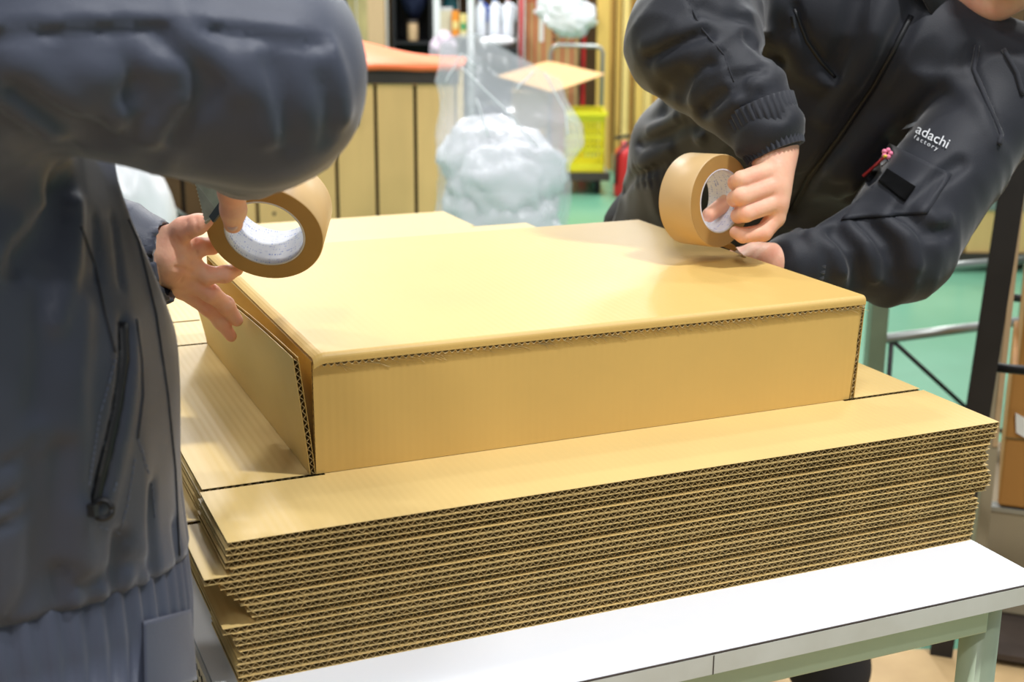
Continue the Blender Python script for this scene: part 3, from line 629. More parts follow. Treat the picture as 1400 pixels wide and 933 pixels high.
# ---------------- the worker on the right
rp = empty('person', (0.92, 0.77, 0), label='worker in a black jacket leaning over the far end of the box', cat='person')
S = SDF()
RS, RE, RW = np.array((0.7304, 0.5011, 1.3072)), np.array((0.5845, 0.3354, 1.2236)), np.array((0.6209, 0.2178, 1.1284))
QS, QE, QW = np.array((1.0430, 0.2777, 1.1616)), np.array((0.8195, 0.2022, 0.9661)), np.array((0.6740, 0.2159, 0.9540))
sd = nrm(QS - RS); HC = np.array((0.925, 0.80, 0.86)); WC = np.array((0.91, 0.70, 0.98)); CC = np.array((0.905, 0.50, 1.13)); UC = np.array((0.885, 0.41, 1.23))
S.ell(HC - (0, 0, 0.02), WC, (0.75, -0.6, 0), (0.185, 0.14), (0.18, 0.13), 0.05); S.ell(WC, CC, sd, (0.185, 0.13), (0.20, 0.125), 0.05); S.ell(CC, UC, sd, (0.19, 0.12), (0.16, 0.09), 0.05)
S.cap(RS, QS, 0.075, 0.075, 0.05)
S.cap(RS, RE, 0.078, 0.075, 0.03); S.cap(RE, RW, 0.074, 0.046, 0.03)
S.cap(QS, QE, 0.075, 0.066, 0.03); S.cap(QE, QW, 0.064, 0.04, 0.03)
S.fold([(0.5873, 0.3627, 1.2806), (0.6038, 0.3423, 1.2364), (0.6259, 0.3235, 1.2056), (0.6335, 0.3104, 1.1729), (0.6334, 0.3078, 1.1641)], 0.003, 0.003)
S.fold([(0.5412, 0.3590, 1.2024), (0.5678, 0.3513, 1.2150), (0.5898, 0.3445, 1.2240), (0.6100, 0.3380, 1.2312)], 0.007, 0.008); S.fold([(0.5376, 0.3648, 1.2166), (0.5695, 0.3554, 1.2309), (0.6001, 0.3455, 1.2417)], 0.010, -0.007); S.fold([(0.5528, 0.3508, 1.1919), (0.5882, 0.3405, 1.2080), (0.6143, 0.3314, 1.2153)], 0.010, -0.006)
S.fold([(0.5700, 0.3323, 1.1548), (0.5857, 0.3319, 1.1762), (0.6092, 0.3262, 1.1905)], 0.008, 0.009); S.fold([(0.5845, 0.3240, 1.1478), (0.5871, 0.3303, 1.1726), (0.6025, 0.3269, 1.1833), (0.6196, 0.3201, 1.1852)], 0.006, -0.006)
S.fold([(0.5311, 0.2288, 1.1307), (0.5475, 0.2278, 1.1508), (0.5666, 0.2242, 1.1659), (0.5865, 0.2181, 1.1743)], 0.009, 0.010); S.fold([(0.5336, 0.2233, 1.1157), (0.5560, 0.2212, 1.1408), (0.5776, 0.2169, 1.1576)], 0.009, -0.007)
S.fold([(0.5750, 0.2220, 1.1709), (0.6027, 0.2120, 1.1769), (0.6293, 0.2041, 1.1888)], 0.010, -0.007); S.fold([(0.5845, 0.2225, 1.1860), (0.6089, 0.2136, 1.1911), (0.6324, 0.2070, 1.2029)], 0.008, 0.006); S.fold([(0.6003, 0.2292, 1.2311), (0.6129, 0.2188, 1.2145), (0.6295, 0.2092, 1.2063)], 0.009, 0.009); S.fold([(0.5999, 0.2374, 1.2577), (0.6184, 0.2232, 1.2370), (0.6314, 0.2139, 1.2246)], 0.010, -0.007); S.fold([(0.5531, 0.2600, 1.2658), (0.5757, 0.2468, 1.2542), (0.5994, 0.2361, 1.2527)], 0.009, 0.006)
S.fold([(0.5711, 0.2122, 1.1326), (0.5867, 0.2093, 1.1452), (0.6046, 0.2029, 1.1495), (0.6247, 0.1928, 1.1446)], 0.008, 0.008); S.fold([(0.6042, 0.2111, 1.1761), (0.6059, 0.2061, 1.1620), (0.6044, 0.2025, 1.1478)], 0.004, 0.004)
S.fold([(0.7029, 0.2248, 0.9875), (0.7266, 0.2099, 0.9717), (0.7355, 0.1976, 0.9434)], 0.010, -0.009); S.fold([(0.7303, 0.2142, 0.9912), (0.7481, 0.1994, 0.9674), (0.7509, 0.1867, 0.9293)], 0.010, 0.013); S.fold([(0.7481, 0.2092, 1.0001), (0.7676, 0.1937, 0.9763), (0.7719, 0.1799, 0.9365)], 0.009, -0.010); S.fold([(0.7687, 0.2012, 1.0029), (0.7895, 0.1843, 0.9765), (0.7940, 0.1709, 0.9384)], 0.010, 0.013); S.fold([(0.7911, 0.1929, 1.0075), (0.8141, 0.1764, 0.9855), (0.8208, 0.1637, 0.9528)], 0.010, -0.009); S.fold([(0.8089, 0.1880, 1.0164), (0.8333, 0.1701, 0.9918), (0.8587, 0.1592, 0.9919)], 0.009, 0.012); S.fold([(0.8330, 0.1790, 1.0210), (0.8502, 0.1676, 1.0078), (0.8639, 0.1623, 1.0097)], 0.009, -0.007)
S.fold([(0.9872, 0.4101, 1.2591), (0.9583, 0.4070, 1.2075), (0.9240, 0.4045, 1.1500), (0.8748, 0.4059, 1.0844), (0.8262, 0.4092, 1.0257), (0.7978, 0.4074, 0.9791)], 0.011, 0.020); S.fold([(0.9883, 0.3799, 1.1602), (0.9492, 0.3847, 1.1204), (0.9072, 0.3903, 1.0786), (0.8697, 0.3935, 1.0359)], 0.015, -0.016); S.fold([(0.9534, 0.4305, 1.2787), (0.9326, 0.4230, 1.2242), (0.8967, 0.4191, 1.1597), (0.8586, 0.4206, 1.1100)], 0.013, -0.018); S.fold([(0.9146, 0.4441, 1.2686), (0.8982, 0.4363, 1.2190), (0.8741, 0.4317, 1.1694)], 0.013, 0.018)
S.fold([(0.7745, 0.3892, 1.2609), (0.7843, 0.3720, 1.2179), (0.7995, 0.3576, 1.1917), (0.8152, 0.3447, 1.1712)], 0.006, 0.008); S.fold([(0.7643, 0.3795, 1.2140), (0.7752, 0.3650, 1.1813), (0.7980, 0.3515, 1.1692)], 0.013, -0.014)
S.fold([(0.8192, 0.3917, 0.9574), (0.8754, 0.3801, 0.9993), (0.9117, 0.3741, 1.0312), (0.9234, 0.3729, 1.0441)], 0.007, 0.008); S.fold([(0.8310, 0.3854, 0.9535), (0.8838, 0.3735, 0.9895), (0.9199, 0.3670, 1.0194), (0.9317, 0.3661, 1.0333)], 0.010, -0.009); S.fold([(0.8812, 0.3945, 1.0557), (0.8900, 0.3833, 1.0311), (0.8667, 0.3859, 1.0062)], 0.010, -0.007); S.fold([(0.9443, 0.3452, 0.9819), (0.9727, 0.3414, 1.0098), (1.0014, 0.3357, 1.0317), (1.0237, 0.3306, 1.0467)], 0.010, 0.010)
S.fold([(0.9903, 0.2821, 1.2135), (0.9826, 0.2761, 1.1825), (0.9961, 0.2577, 1.1404), (1.0078, 0.2400, 1.0983)], 0.005, 0.005); S.fold([(0.9543, 0.2840, 1.1683), (0.9862, 0.2591, 1.1310), (0.9997, 0.2406, 1.0889)], 0.012, -0.006)
S.fold([(0.7763, 0.8750, 1.0013), (0.8126, 0.8652, 1.0207), (0.8073, 0.7633, 1.0496), (0.8330, 0.7571, 1.0658)], 0.010, 0.007); S.fold([(0.7854, 0.8776, 1.0229), (0.8265, 0.8665, 1.0447), (0.8178, 0.7670, 1.0771)], 0.011, -0.009); S.fold([(0.7695, 0.8714, 0.9797), (0.8096, 0.8579, 0.9919), (0.8015, 0.7585, 1.0255)], 0.011, -0.008); S.fold([(0.7726, 0.8593, 0.9438), (0.7914, 0.8592, 0.9703), (0.8315, 0.8456, 0.9825)], 0.008, 0.007); S.fold([(0.7971, 0.7793, 1.0884), (0.8116, 0.7834, 1.1229), (0.8353, 0.7785, 1.1402)], 0.012, 0.010)
for k in range(8): p0 = np.array((0.7841, 0.8677, 0.9882)) + k * 0.012 * RGT; S.fold([p0, p0 - UPV * 0.035 + RGT * 0.008], 0.004, 0.004)
S.wrinkle(RS, RE, 0.005, 24, 10, 0.12, 13); S.wrinkle(RE, RW, 0.005, 26, 9, 0.11, 15); S.wrinkle(QE, QW, 0.005, 28, 9, 0.10, 16); S.wrinkle(QS, QE, 0.006, 22, 9, 0.11, 17)
S.wrinkle(CC, HC, 0.007, 12, 14, 0.26, 18)
JR = S
jr = sdf_obj('jacket', S, (0.48, 0.02, 0.76), (1.16, 1.04, 1.46), 0.0052, 'jacket_black', rp)
wd_ = np.array((0.6281, 0.2023, 1.0983)) - RW
ribbed('cuff', [RW - wd_ * 0.7, RW, RW + wd_ * 0.6, RW + wd_ * 1.05], [0.046, 0.043, 0.039, 0.0355], jr, 'rib_black', 36, 0.0014)
wq = np.array((0.6570, 0.2182, 0.9559)) - QW; ribbed('cuff', [QW - wq * 1.2, QW, QW + wq * 1.0], [0.043, 0.041, 0.036], jr, 'rib_black', 34, 0.0012)
strip('front_zip', JR, [(0.9822, 0.4087, 1.2472), (0.9548, 0.4067, 1.2016), (0.9242, 0.4050, 1.1519), (0.8750, 0.4064, 1.0864), (0.8275, 0.4095, 1.0287), (0.8001, 0.4076, 0.9830)], 0.0045, 'zip', jr, off=-0.001)
z2 = strip('chest_zip', JR, [(0.7725, 0.3895, 1.2591), (0.7834, 0.3724, 1.2179), (0.7993, 0.3572, 1.1899), (0.8134, 0.3455, 1.1712)], 0.003, 'zip', jr, off=-0.0005)
MB().bar(*cast(JR, [(0.7688, 0.3882, 1.2497), (0.7700, 0.3832, 1.2347)], off=0.004), 0.006, 0.003).build('zip_pull', 'zip_metal', z2)
for q in ([(0.9912, 0.2817, 1.2135), (0.9835, 0.2757, 1.1825), (0.9961, 0.2577, 1.1404), (1.0087, 0.2396, 1.0983), (1.0048, 0.2376, 1.0861)], [(1.0228, 0.2665, 1.2081), (1.0358, 0.2519, 1.1782), (1.0400, 0.2417, 1.1501)]): strip('piping', JR, q, 0.0035, 'rib_black', jr, off=0.001)
strip('sleeve_seam', JR, [(0.5873, 0.3627, 1.2806), (0.6038, 0.3423, 1.2364), (0.6259, 0.3235, 1.2056), (0.6335, 0.3104, 1.1729)], 0.0012, 'rib_black', jr, off=0.0002)
patch('chest_pocket', JR, [(0.9360, 0.3767, 1.0749), (1.0129, 0.3313, 1.0338), (0.9753, 0.3314, 0.9801), (0.8631, 0.3770, 0.9715)], 'jacket_black', jr, 0.004)
patch('hook_tape', JR, [(0.9297, 0.3693, 1.0412), (0.9640, 0.3472, 1.0167), (0.9487, 0.3478, 0.9968), (0.9166, 0.3699, 1.0243)], mat('hook_black', (9, 9, 10), 0.95, spec=0.1), jr, 0.0075)
nk = nrm(np.array((0.7561, -0.1325, 0.6409))); ribbed('collar', [UC + nk * 0.055 + np.array((-0.3808, -0.8855, 0.2661)) * 0.03, UC + nk * 0.09 + np.array((-0.3808, -0.8855, 0.2661)) * 0.03, UC + nk * 0.125 + np.array((-0.3808, -0.8855, 0.2661)) * 0.03], [0.092, 0.082, 0.08], jr, 'jacket_black', 6, 0.001)
# chest lettering, stitched on the jacket
mat('thread_white', (206, 208, 210), 0.7); mat('charm_red', (176, 40, 56), 0.5); mat('charm_pink', (232, 130, 160), 0.5); mat('charm_yellow', (226, 196, 70), 0.5)
def lettering(name, txt, size, p0, p1, m, parent, S, off, space=1.0):
    cu = bpy.data.curves.new('lettering', 'FONT'); cu.body = txt; cu.size = size; cu.resolution_u = 3; cu.space_character = space
    to = bpy.data.objects.new('lettering', cu); COL.objects.link(to); dg = bpy.context.evaluated_depsgraph_get(); dg.update()
    me = bpy.data.meshes.new_from_object(to.evaluated_get(dg)); v = np.array([q.co[:] for q in me.vertices]); f = [list(q.vertices) for q in me.polygons]
    COL.objects.unlink(to); bpy.data.objects.remove(to); bpy.data.meshes.remove(me)
    p0 = np.array(p0); p1 = np.array(p1); ex = nrm(p1 - p0); ey = nrm(UPV - ex * (UPV @ ex)); k = np.linalg.norm(p1 - p0) / (v[:, 0].max() - v[:, 0].min())
    P = p0 + ((v[:, :1] - v[:, 0].min()) * k) * ex + (v[:, 1:2] * k) * ey
    return obj(name, cast(S, P, off=off), f, m, parent)
lettering('chest_lettering', 'adachi', 1.0, (0.9371, 0.3260, 1.0957), (0.9744, 0.3037, 1.0747), 'thread_white', jr, JR, 0.0025)
lettering('chest_lettering', 'factory', 1.0, (0.9345, 0.3249, 1.0880), (0.9622, 0.3081, 1.0718), 'thread_white', jr, JR, 0.0025, 1.5)
lg = cast(JR, [(0.9199, 0.3343, 1.0985), (0.9280, 0.3328, 1.1053), (0.9404, 0.3290, 1.1101), (0.9352, 0.3292, 1.1034)], off=0.0025); obj('chest_emblem', lg, [(0, 1, 2, 3)], mat('thread_grey', (120, 124, 128), 0.7), jr)
ck = cast(JR, [(0.8659, 0.3392, 1.0375), (0.8820, 0.3363, 1.0510), (0.8941, 0.3343, 1.0617), (0.8993, 0.3338, 1.0675), (0.8961, 0.3340, 1.0637)], off=0.010)
cm = MB().tube(list(ck[:3]), 0.0022, 8).build('charm', 'charm_red', jr, True); cl_ = MB()
for t in range(5): crumple_c = ck[3] + 0.0045 * (math.cos(t * 1.257) * RGT + math.sin(t * 1.257) * UPV); cl_.lathe([(0.0008, -0.003), (0.003, -0.0015), (0.0036, 0), (0.003, 0.0015), (0.0008, 0.003)], 8, crumple_c, FWD)
cl_.build('charm_flower', 'charm_pink', cm, True); MB().lathe([(0.0006, -0.004), (0.0025, -0.002), (0.0025, 0.001)], 8, ck[4], FWD).build('charm_centre', 'charm_yellow', cm, True)

# ---------------- hands
def finish_hand(name, S, pts, parent, h=0.0018):
    pts = np.array(pts); lo = pts.min(0) - 0.03; hi = pts.max(0) + 0.03
    return mesh_sdf(S, lo, hi, h, newton=2)
def body(root, S, lo, hi, hands, m):
    V, Q = mesh_sdf(S, lo, hi, 0.009); vs = [V]; qs = [Q]; n = len(V)
    for hv, hq in hands: vs.append(hv); qs.append(hq + n); n += len(hv)
    return obj('body', np.concatenate(vs), np.concatenate(qs), m, root, True)

# left worker: open left hand against the flap
H = SDF()
w0 = (-0.1270, 0.1289, 1.0399); wr = (-0.1068, 0.1264, 1.0417)
H.cap(w0, wr, 0.026, 0.026, 0.01)
pm = [(-0.0879, 0.1296, 1.0496), (-0.0856, 0.1282, 1.0332), (-0.0879, 0.1360, 1.0181), (-0.0912, 0.1451, 1.0062)]
for p, r in zip(pm, (0.0108, 0.0108, 0.0105, 0.0098)): H.cap(wr, p, 0.019, r, 0.010)
H.chain([(-0.1038, 0.1220, 1.0579), (-0.0905, 0.1079, 1.0714), (-0.0799, 0.0971, 1.0767), (-0.0719, 0.0914, 1.0806)], (0.015, 0.0100, 0.0086, 0.0062), 0.008)
H.chain([pm[0], (-0.0743, 0.1238, 1.0497), (-0.0610, 0.1314, 1.0487), (-0.0502, 0.1434, 1.0478)], (0.0105, 0.0084, 0.0076, 0.0064), 0.006)
H.chain([pm[1], (-0.0678, 0.1259, 1.0207), (-0.0511, 0.1244, 1.0210), (-0.0388, 0.1279, 1.0237)], (0.0105, 0.0084, 0.0078, 0.0062), 0.005)
H.chain([pm[2], (-0.0642, 0.1353, 1.0008), (-0.0478, 0.1460, 0.9850), (-0.0360, 0.1545, 0.9661)], (0.0105, 0.0088, 0.0080, 0.0064), 0.005)
H.chain([pm[3], (-0.0647, 0.1527, 0.9828), (-0.0510, 0.1605, 0.9646), (-0.0411, 0.1625, 0.9478)], (0.0095, 0.0080, 0.0072, 0.0058), 0.005)
for q in ([(-0.1130, 0.0375, 1.0754), (-0.1081, 0.0322, 1.0648), (-0.1095, 0.0253, 1.0398)], [(-0.1093, 0.0363, 1.0767), (-0.1035, 0.0297, 1.0630), (-0.0994, 0.0261, 1.0568)], [(-0.1130, 0.0304, 1.0517), (-0.1060, 0.0270, 1.0505), (-0.1004, 0.0235, 1.0468)]): H.fold(q, 0.0022, 0.0016)
for q in ([(-0.0862, 0.0189, 1.0518), (-0.0864, 0.0149, 1.0381)], [(-0.0748, 0.0144, 1.0532), (-0.0756, 0.0106, 1.0394)], [(-0.0915, 0.0129, 1.0243), (-0.0837, 0.0130, 1.0356)], [(-0.0810, 0.0058, 1.0156), (-0.0706, 0.0040, 1.0245)], [(-0.0939, 0.0293, 1.0755), (-0.0946, 0.0259, 1.0630)], [(-0.0994, 0.0366, 1.0918), (-0.0997, 0.0322, 1.0768)], [(-0.0919, 0.0341, 1.0943), (-0.0919, 0.0307, 1.0830)]): H.fold(q, 0.0016, 0.0012)
hl_pts = [w0, wr, (-0.0719, 0.0914, 1.0806), (-0.0504, 0.1492, 1.0482), (-0.0388, 0.1279, 1.0237), (-0.0360, 0.1545, 0.9661), (-0.0411, 0.1625, 0.9478), (-0.0868, 0.1513, 1.0030)]
hand_a = finish_hand('hand', H, hl_pts, lp)
# left worker: right hand on the roll, thumb in the core
H = SDF()
w0 = LW; wr = (-0.0629, -0.0184, 1.1490)
H.cap(w0, wr, 0.026, 0.025, 0.01)
pm = [(-0.0466, 0.0097, 1.1343), (-0.0390, 0.0231, 1.1333), (-0.0332, 0.0373, 1.1324), (-0.0285, 0.0519, 1.1315)]
for p in pm: H.cap(wr, p, 0.02, 0.012, 0.014)
H.chain([(-0.0649, -0.0085, 1.1415), (-0.0618, 0.0204, 1.1181), (-0.0592, 0.0308, 1.1000), (-0.0581, 0.0396, 1.0858)], (0.016, 0.0112, 0.0105, 0.0088), 0.008)
for i, p in enumerate(pm): 
    q = np.array(p); H.chain([q, q + np.array((0.9390, 0.3323, 0.0891)) * 0.022, q + np.array((0.7153, 0.6360, -0.2895)) * 0.042], (0.011, 0.009, 0.0072), 0.005)
hand_b = finish_hand('hand', H, [w0, wr, pm[0], pm[3], (-0.0579, 0.0409, 1.0829), (0.0164, 0.0854, 1.1191)], lp)
B = SDF()
B.ell((-0.33, -0.12, 0.85), (-0.335, -0.12, 1.28), (0, 1, 0), (0.14, 0.11), (0.16, 0.10), 0.04)
B.cap((-0.335, -0.26, 1.31), (-0.335, 0.03, 1.31), 0.05, 0.05, 0.04)
B.chain([LS, LE, LW], (0.045, 0.04, 0.027), 0.02); B.chain([L2S, L2E, L2W], (0.045, 0.04, 0.027), 0.02)
for y in (-0.205, -0.035): B.chain([(-0.33, y, 0.86), (-0.32, y, 0.46), (-0.34, y, 0.06)], (0.085, 0.055, 0.036), 0.03); B.cap((-0.34, y, 0.05), (-0.22, y, 0.035), 0.033, 0.025, 0.02)
B.cap((-0.33, -0.12, 1.33), (-0.29, -0.12, 1.45), 0.055, 0.052, 0.03)
hc = (-0.255, -0.115, 1.535); hf, hu, hs_ = head(B, hc, (0.83, 0.1, -0.5), (0.4, 0, 0.9))
body(lp, B, (-0.6, -0.5, -0.02), (0.1, 0.45, 1.72), [hand_a, hand_b], 'skin'); head_extras(hc, hf, hu, hs_, None, lp)
P_ = SDF()
P_.ell((-0.33, -0.12, 0.80), (-0.33, -0.12, 0.95), (0, 1, 0), (0.175, 0.14), (0.165, 0.13), 0.04)
for y in (-0.205, -0.035): P_.chain([(-0.33, y, 0.84), (-0.32, y, 0.46), (-0.335, y, 0.12)], (0.10, 0.08, 0.075), 0.02)
P_.wrinkle((-0.33, -0.12, 0.9), (-0.33, -0.12, 0.1), 0.006, 12, 8, 0.35, 21)
sdf_obj('trousers', P_, (-0.58, -0.42, 0.03), (-0.1, 0.2, 1.0), 0.008, 'trousers', lp)
def shoe(x, y, dx, dy, root):
    Z = SDF(); d = nrm((dx, dy, 0)); p = np.array((x, y, 0.0)); Z.cap(p + (0, 0, 0.05), p + d * 0.04 + (0, 0, 0.05), 0.047, 0.047, 0.03); Z.cap(p + d * 0.05 + (0, 0, 0.042), p + d * 0.17 + (0, 0, 0.034), 0.045, 0.034, 0.03); Z.cap(p + (0, 0, 0.06), p + (0, 0, 0.12), 0.048, 0.046, 0.02)
    sdf_obj('shoe', Z, p - 0.27 + (0, 0, 0.26), p + 0.27, 0.007, 'shoe', root)
for y in (-0.205, -0.035): shoe(-0.345, y, 1, 0.0, lp)

# right worker: fist round the roll
H = SDF()
w0 = RW; wr = (0.6285, 0.2061, 1.1005)
H.cap(w0, wr, 0.026, 0.026, 0.01)
pm = [(0.6130, 0.1809, 1.0809), (0.6120, 0.1717, 1.0640), (0.6100, 0.1668, 1.0449), (0.6105, 0.1687, 1.0253)]
for p, r in zip(pm, (0.0135, 0.0135, 0.013, 0.012)): H.cap(wr, p, 0.021, r, 0.014)
H.chain([pm[0], (0.5630, 0.1717, 1.0728), (0.5689, 0.1931, 1.0660), (0.5817, 0.2034, 1.0620)], (0.0122, 0.0106, 0.0092, 0.008), 0.0025)
H.chain([pm[1], (0.5594, 0.1644, 1.0544), (0.5651, 0.1871, 1.0479), (0.5798, 0.1986, 1.0435)], (0.0122, 0.0108, 0.0094, 0.008), 0.0025)
H.chain([pm[2], (0.5643, 0.1609, 1.0348), (0.5682, 0.1822, 1.0285), (0.5811, 0.1925, 1.0250)], (0.0118, 0.0102, 0.009, 0.008), 0.0025)
H.chain([pm[3], (0.5933, 0.1657, 1.0095), (0.5679, 0.1702, 1.0069), (0.5658, 0.1828, 1.0083)], (0.0115, 0.0105, 0.009, 0.0075), 0.0025)
H.chain([(0.6339, 0.2158, 1.0840), (0.6285, 0.2469, 1.0594), (0.5974, 0.2456, 1.0369), (0.5601, 0.2343, 1.0212)], (0.016, 0.0115, 0.0105, 0.009), 0.006)
hr = finish_hand('hand', H, [w0, wr, pm[3], (0.5630, 0.1786, 1.0093), (0.5557, 0.2352, 1.0178), (0.5502, 0.1686, 1.0705), (0.6058, 0.1598, 1.0079)], rp)
# right worker: left hand flat on the far edge of the box
H = SDF(); w0 = QW; wr = (0.6492, 0.2164, 0.9578)
H.cap(w0, wr, 0.026, 0.025, 0.01)
kn = [np.array((0.6427, 0.2426, 0.9605)), np.array((0.6479, 0.2572, 0.9601)), np.array((0.6548, 0.2711, 0.9598)), np.array((0.6598, 0.2855, 0.9585))]
for i, p in enumerate(kn): H.cap(wr, p, 0.018, 0.011, 0.012); H.chain([p, p + np.array((-0.012, 0.022, -0.008)), p + np.array((-0.008, 0.04, -0.022))], (0.0105, 0.009, 0.0072), 0.004)
hq_ = finish_hand('hand', H, [w0, wr, kn[0], kn[3] + (-0.03, 0.06, -0.03), kn[0] + (0, 0, -0.02)], rp)
B = SDF()
B.ell(HC, WC, (0.75, -0.6, 0), (0.14, 0.10), (0.13, 0.09), 0.04); B.ell(WC, UC, sd, (0.13, 0.09), (0.13, 0.08), 0.04); B.cap(RS, QS, 0.045, 0.045, 0.04)
B.chain([RS, RE, RW], (0.045, 0.042, 0.027), 0.02); B.chain([QS, QE, QW], (0.045, 0.042, 0.027), 0.02)
RLEG = [((0.86, 0.88, 0.86), (0.84, 0.80, 0.46), (0.92, 0.92, 0.06)), ((0.99, 0.72, 0.86), (1.0, 0.60, 0.46), (1.06, 0.58, 0.06))]
for g in RLEG: B.chain(g, (0.085, 0.055, 0.036), 0.03); B.cap(np.array(g[2]), np.array(g[2]) + (-0.07, -0.09, -0.02), 0.033, 0.026, 0.02)
ch = np.array((0.9938, 0.2824, 1.2570)); rf = nrm((-0.8009, -0.4707, -0.3701)); ru = nrm((0.4037, -0.3075, 0.8616)); ru = nrm(ru - rf * (ru @ rf)); rc = ch + ru * 0.112 - rf * 0.066
B.cap(UC + np.array((0.7953, -0.1669, 0.5827)) * 0.03, rc - ru * 0.05 - rf * 0.03, 0.058, 0.052, 0.03)
hf, hu, hs_ = head(B, rc, rf, ru)
body(rp, B, (0.5, 0.0, -0.02), (1.3, 1.1, 1.62), [hr, hq_], 'skin'); head_extras(rc, hf, hu, hs_, None, rp)
P_ = SDF(); P_.ell(HC + (0, 0, -0.06), HC + (-0.01, -0.03, 0.05), (0.75, -0.6, 0), (0.17, 0.13), (0.16, 0.12), 0.04)
for g in RLEG: P_.chain([np.array(g[0]), np.array(g[1]), np.array(g[2]) + (0, 0, 0.07)], (0.10, 0.08, 0.072), 0.02)
P_.wrinkle(HC, HC * (1, 1, 0), 0.006, 12, 8, 0.35, 22)
sdf_obj('trousers', P_, (0.66, 0.40, 0.03), (1.22, 1.1, 1.0), 0.008, 'trousers', rp)
for g in RLEG: shoe(g[2][0], g[2][1], -0.6, -0.8, rp)

nl = np.array((-0.0605, 0.0315, 1.0854)); MB().lathe([(0.0005, -0.0012), (0.0045, -0.0004), (0.0052, 0.0003), (0.003, 0.0012)], 12, nl, -FWD).build('thumbnail', mat('nail', (236, 196, 178), 0.3), lp, True)
# metal tape cutter held beside the left-hand roll
tc_ = empty('tape_cutter', tuple((-0.0751, 0.0690, 1.1029)), label='small toothed metal tape cutter beside the raised tape roll', cat='tape cutter')
e0, e1, e2, e3 = np.array((-0.0835, 0.0749, 1.1219)), np.array((-0.0760, 0.0739, 1.0804)), np.array((-0.0677, 0.0518, 1.0937)), np.array((-0.0633, 0.0382, 1.1299)); poly = []
for k in range(25):
    q = e0 + (e1 - e0) * k / 24; poly.append(q - RGT * (0.0011 if k % 2 else 0))
poly += [e2, e3]; nn_ = -FWD * 0.0012; n_ = len(poly)
obj('blade', [*poly, *[p + nn_ for p in poly]], [tuple(range(n_)), tuple(range(2 * n_ - 1, n_ - 1, -1))] + [(i, n_ + i, n_ + (i + 1) % n_, (i + 1) % n_) for i in range(n_)], mat('cutter_steel', (176, 180, 160), 0.35, metal=0.35, var=0.2, vscale=60), tc_)
MB().tube([np.array((-0.0740, 0.0593, 1.1210)), np.array((-0.0692, 0.0568, 1.0970))], 0.0006, 5).build('score_line', 'zip', tc_)
MB().bar(np.array((-0.0737, 0.0561, 1.0881)), np.array((-0.0651, 0.0425, 1.1044)), 0.003, 0.007).build('clip', mat('clip_blue', (60, 66, 72), 0.4, metal=0.4), tc_)


# ------------------------------------------------------------------ the hall behind: materials
mat('plank_yellow', (234, 192, 124), 0.65, var=0.14, vscale=5, stretch=(1, 1, 0.25), bump=0.1, bscale=30)
mat('gap_shade', (40, 30, 18), 0.9)  # near-black standing for the shade between planks and inside bins
mat('rail_brown', (62, 52, 46), 0.55, var=0.25, vscale=8)
mat('slat_brown', (92, 66, 36), 0.75, var=0.3, vscale=6, stretch=(1, 1, 0.2))
mat('orange_tarp', (244, 118, 62), 0.45, var=0.08, vscale=5, bump=0.2, bscale=18)
mat('film_white', (246, 246, 250), 0.25, var=0.03, vscale=6, bump=0.5, bscale=10, spec=0.6, alpha=0.86)
mat('film_clear', (236, 240, 246), 0.14, alpha=0.30, spec=0.8, bump=0.3, bscale=22)
mat('film_seam', (245, 248, 252), 0.15, alpha=0.6, spec=0.8)
mat('grey_steel', (150, 154, 150), 0.35, metal=0.6, var=0.1, vscale=12)
mat('green_steel', (118, 134, 112), 0.45, metal=0.2, var=0.15, vscale=12)
mat('dark_steel', (44, 42, 42), 0.5, metal=0.3, var=0.2, vscale=10)
mat('yellow_plastic', (226, 214, 36), 0.4)
mat('carton', (196, 156, 104), 0.75, var=0.08, vscale=5)
mat('carton_olive', (112, 92, 48), 0.8, var=0.15, vscale=5)  # dark olive of the shade under the loose board, put into the cardboard colour
mat('carton_orange', (176, 124, 58), 0.7, var=0.15, vscale=4, stretch=(3, 3, 0.4))
mat('carton_grey', (160, 146, 118), 0.7, var=0.12, vscale=5)
mat('red_print', (190, 62, 44), 0.7)
mat('red_paint', (186, 28, 30), 0.4)
mat('ink', (58, 44, 34), 0.7)
mat('white_paint', (222, 224, 224), 0.45)
mat('jug_white', (232, 236, 244), 0.3, sss=0.0)
mat('blue_plastic', (48, 92, 190), 0.35)
mat('teal_plastic', (30, 110, 120), 0.4)
mat('black_matte', (18, 19, 26), 0.6, var=0.3, vscale=5, rgb2=(12, 12, 14))
mat('navy_cloth', (20, 28, 62), 0.8)
mat('lilac_cloth', (186, 172, 184), 0.6, bump=0.4, bscale=20)
mat('wood_pale', (196, 164, 124), 0.7, var=0.25, vscale=5, stretch=(1, 1, 0.2))
mat('wood_mottled', (186, 172, 120), 0.75, var=0.35, vscale=7, stretch=(1, 1, 0.4))
mat('cream_board', (224, 220, 190), 0.6)
mat('timber_a', (208, 172, 84), 0.6, var=0.18, vscale=6, stretch=(1, 1, 0.15))
mat('timber_b', (184, 142, 62), 0.6, var=0.2, vscale=6, stretch=(1, 1, 0.15))
mat('timber_c', (222, 194, 116), 0.6, var=0.15, vscale=6, stretch=(1, 1, 0.15))
mat('paper_white', (236, 236, 230), 0.6)
mat('paper_yellow', (228, 214, 120), 0.6)
mat('orange_pack', (226, 140, 40), 0.5); mat('green_pack', (70, 150, 96), 0.5); mat('cream_pack', (222, 204, 130), 0.5)

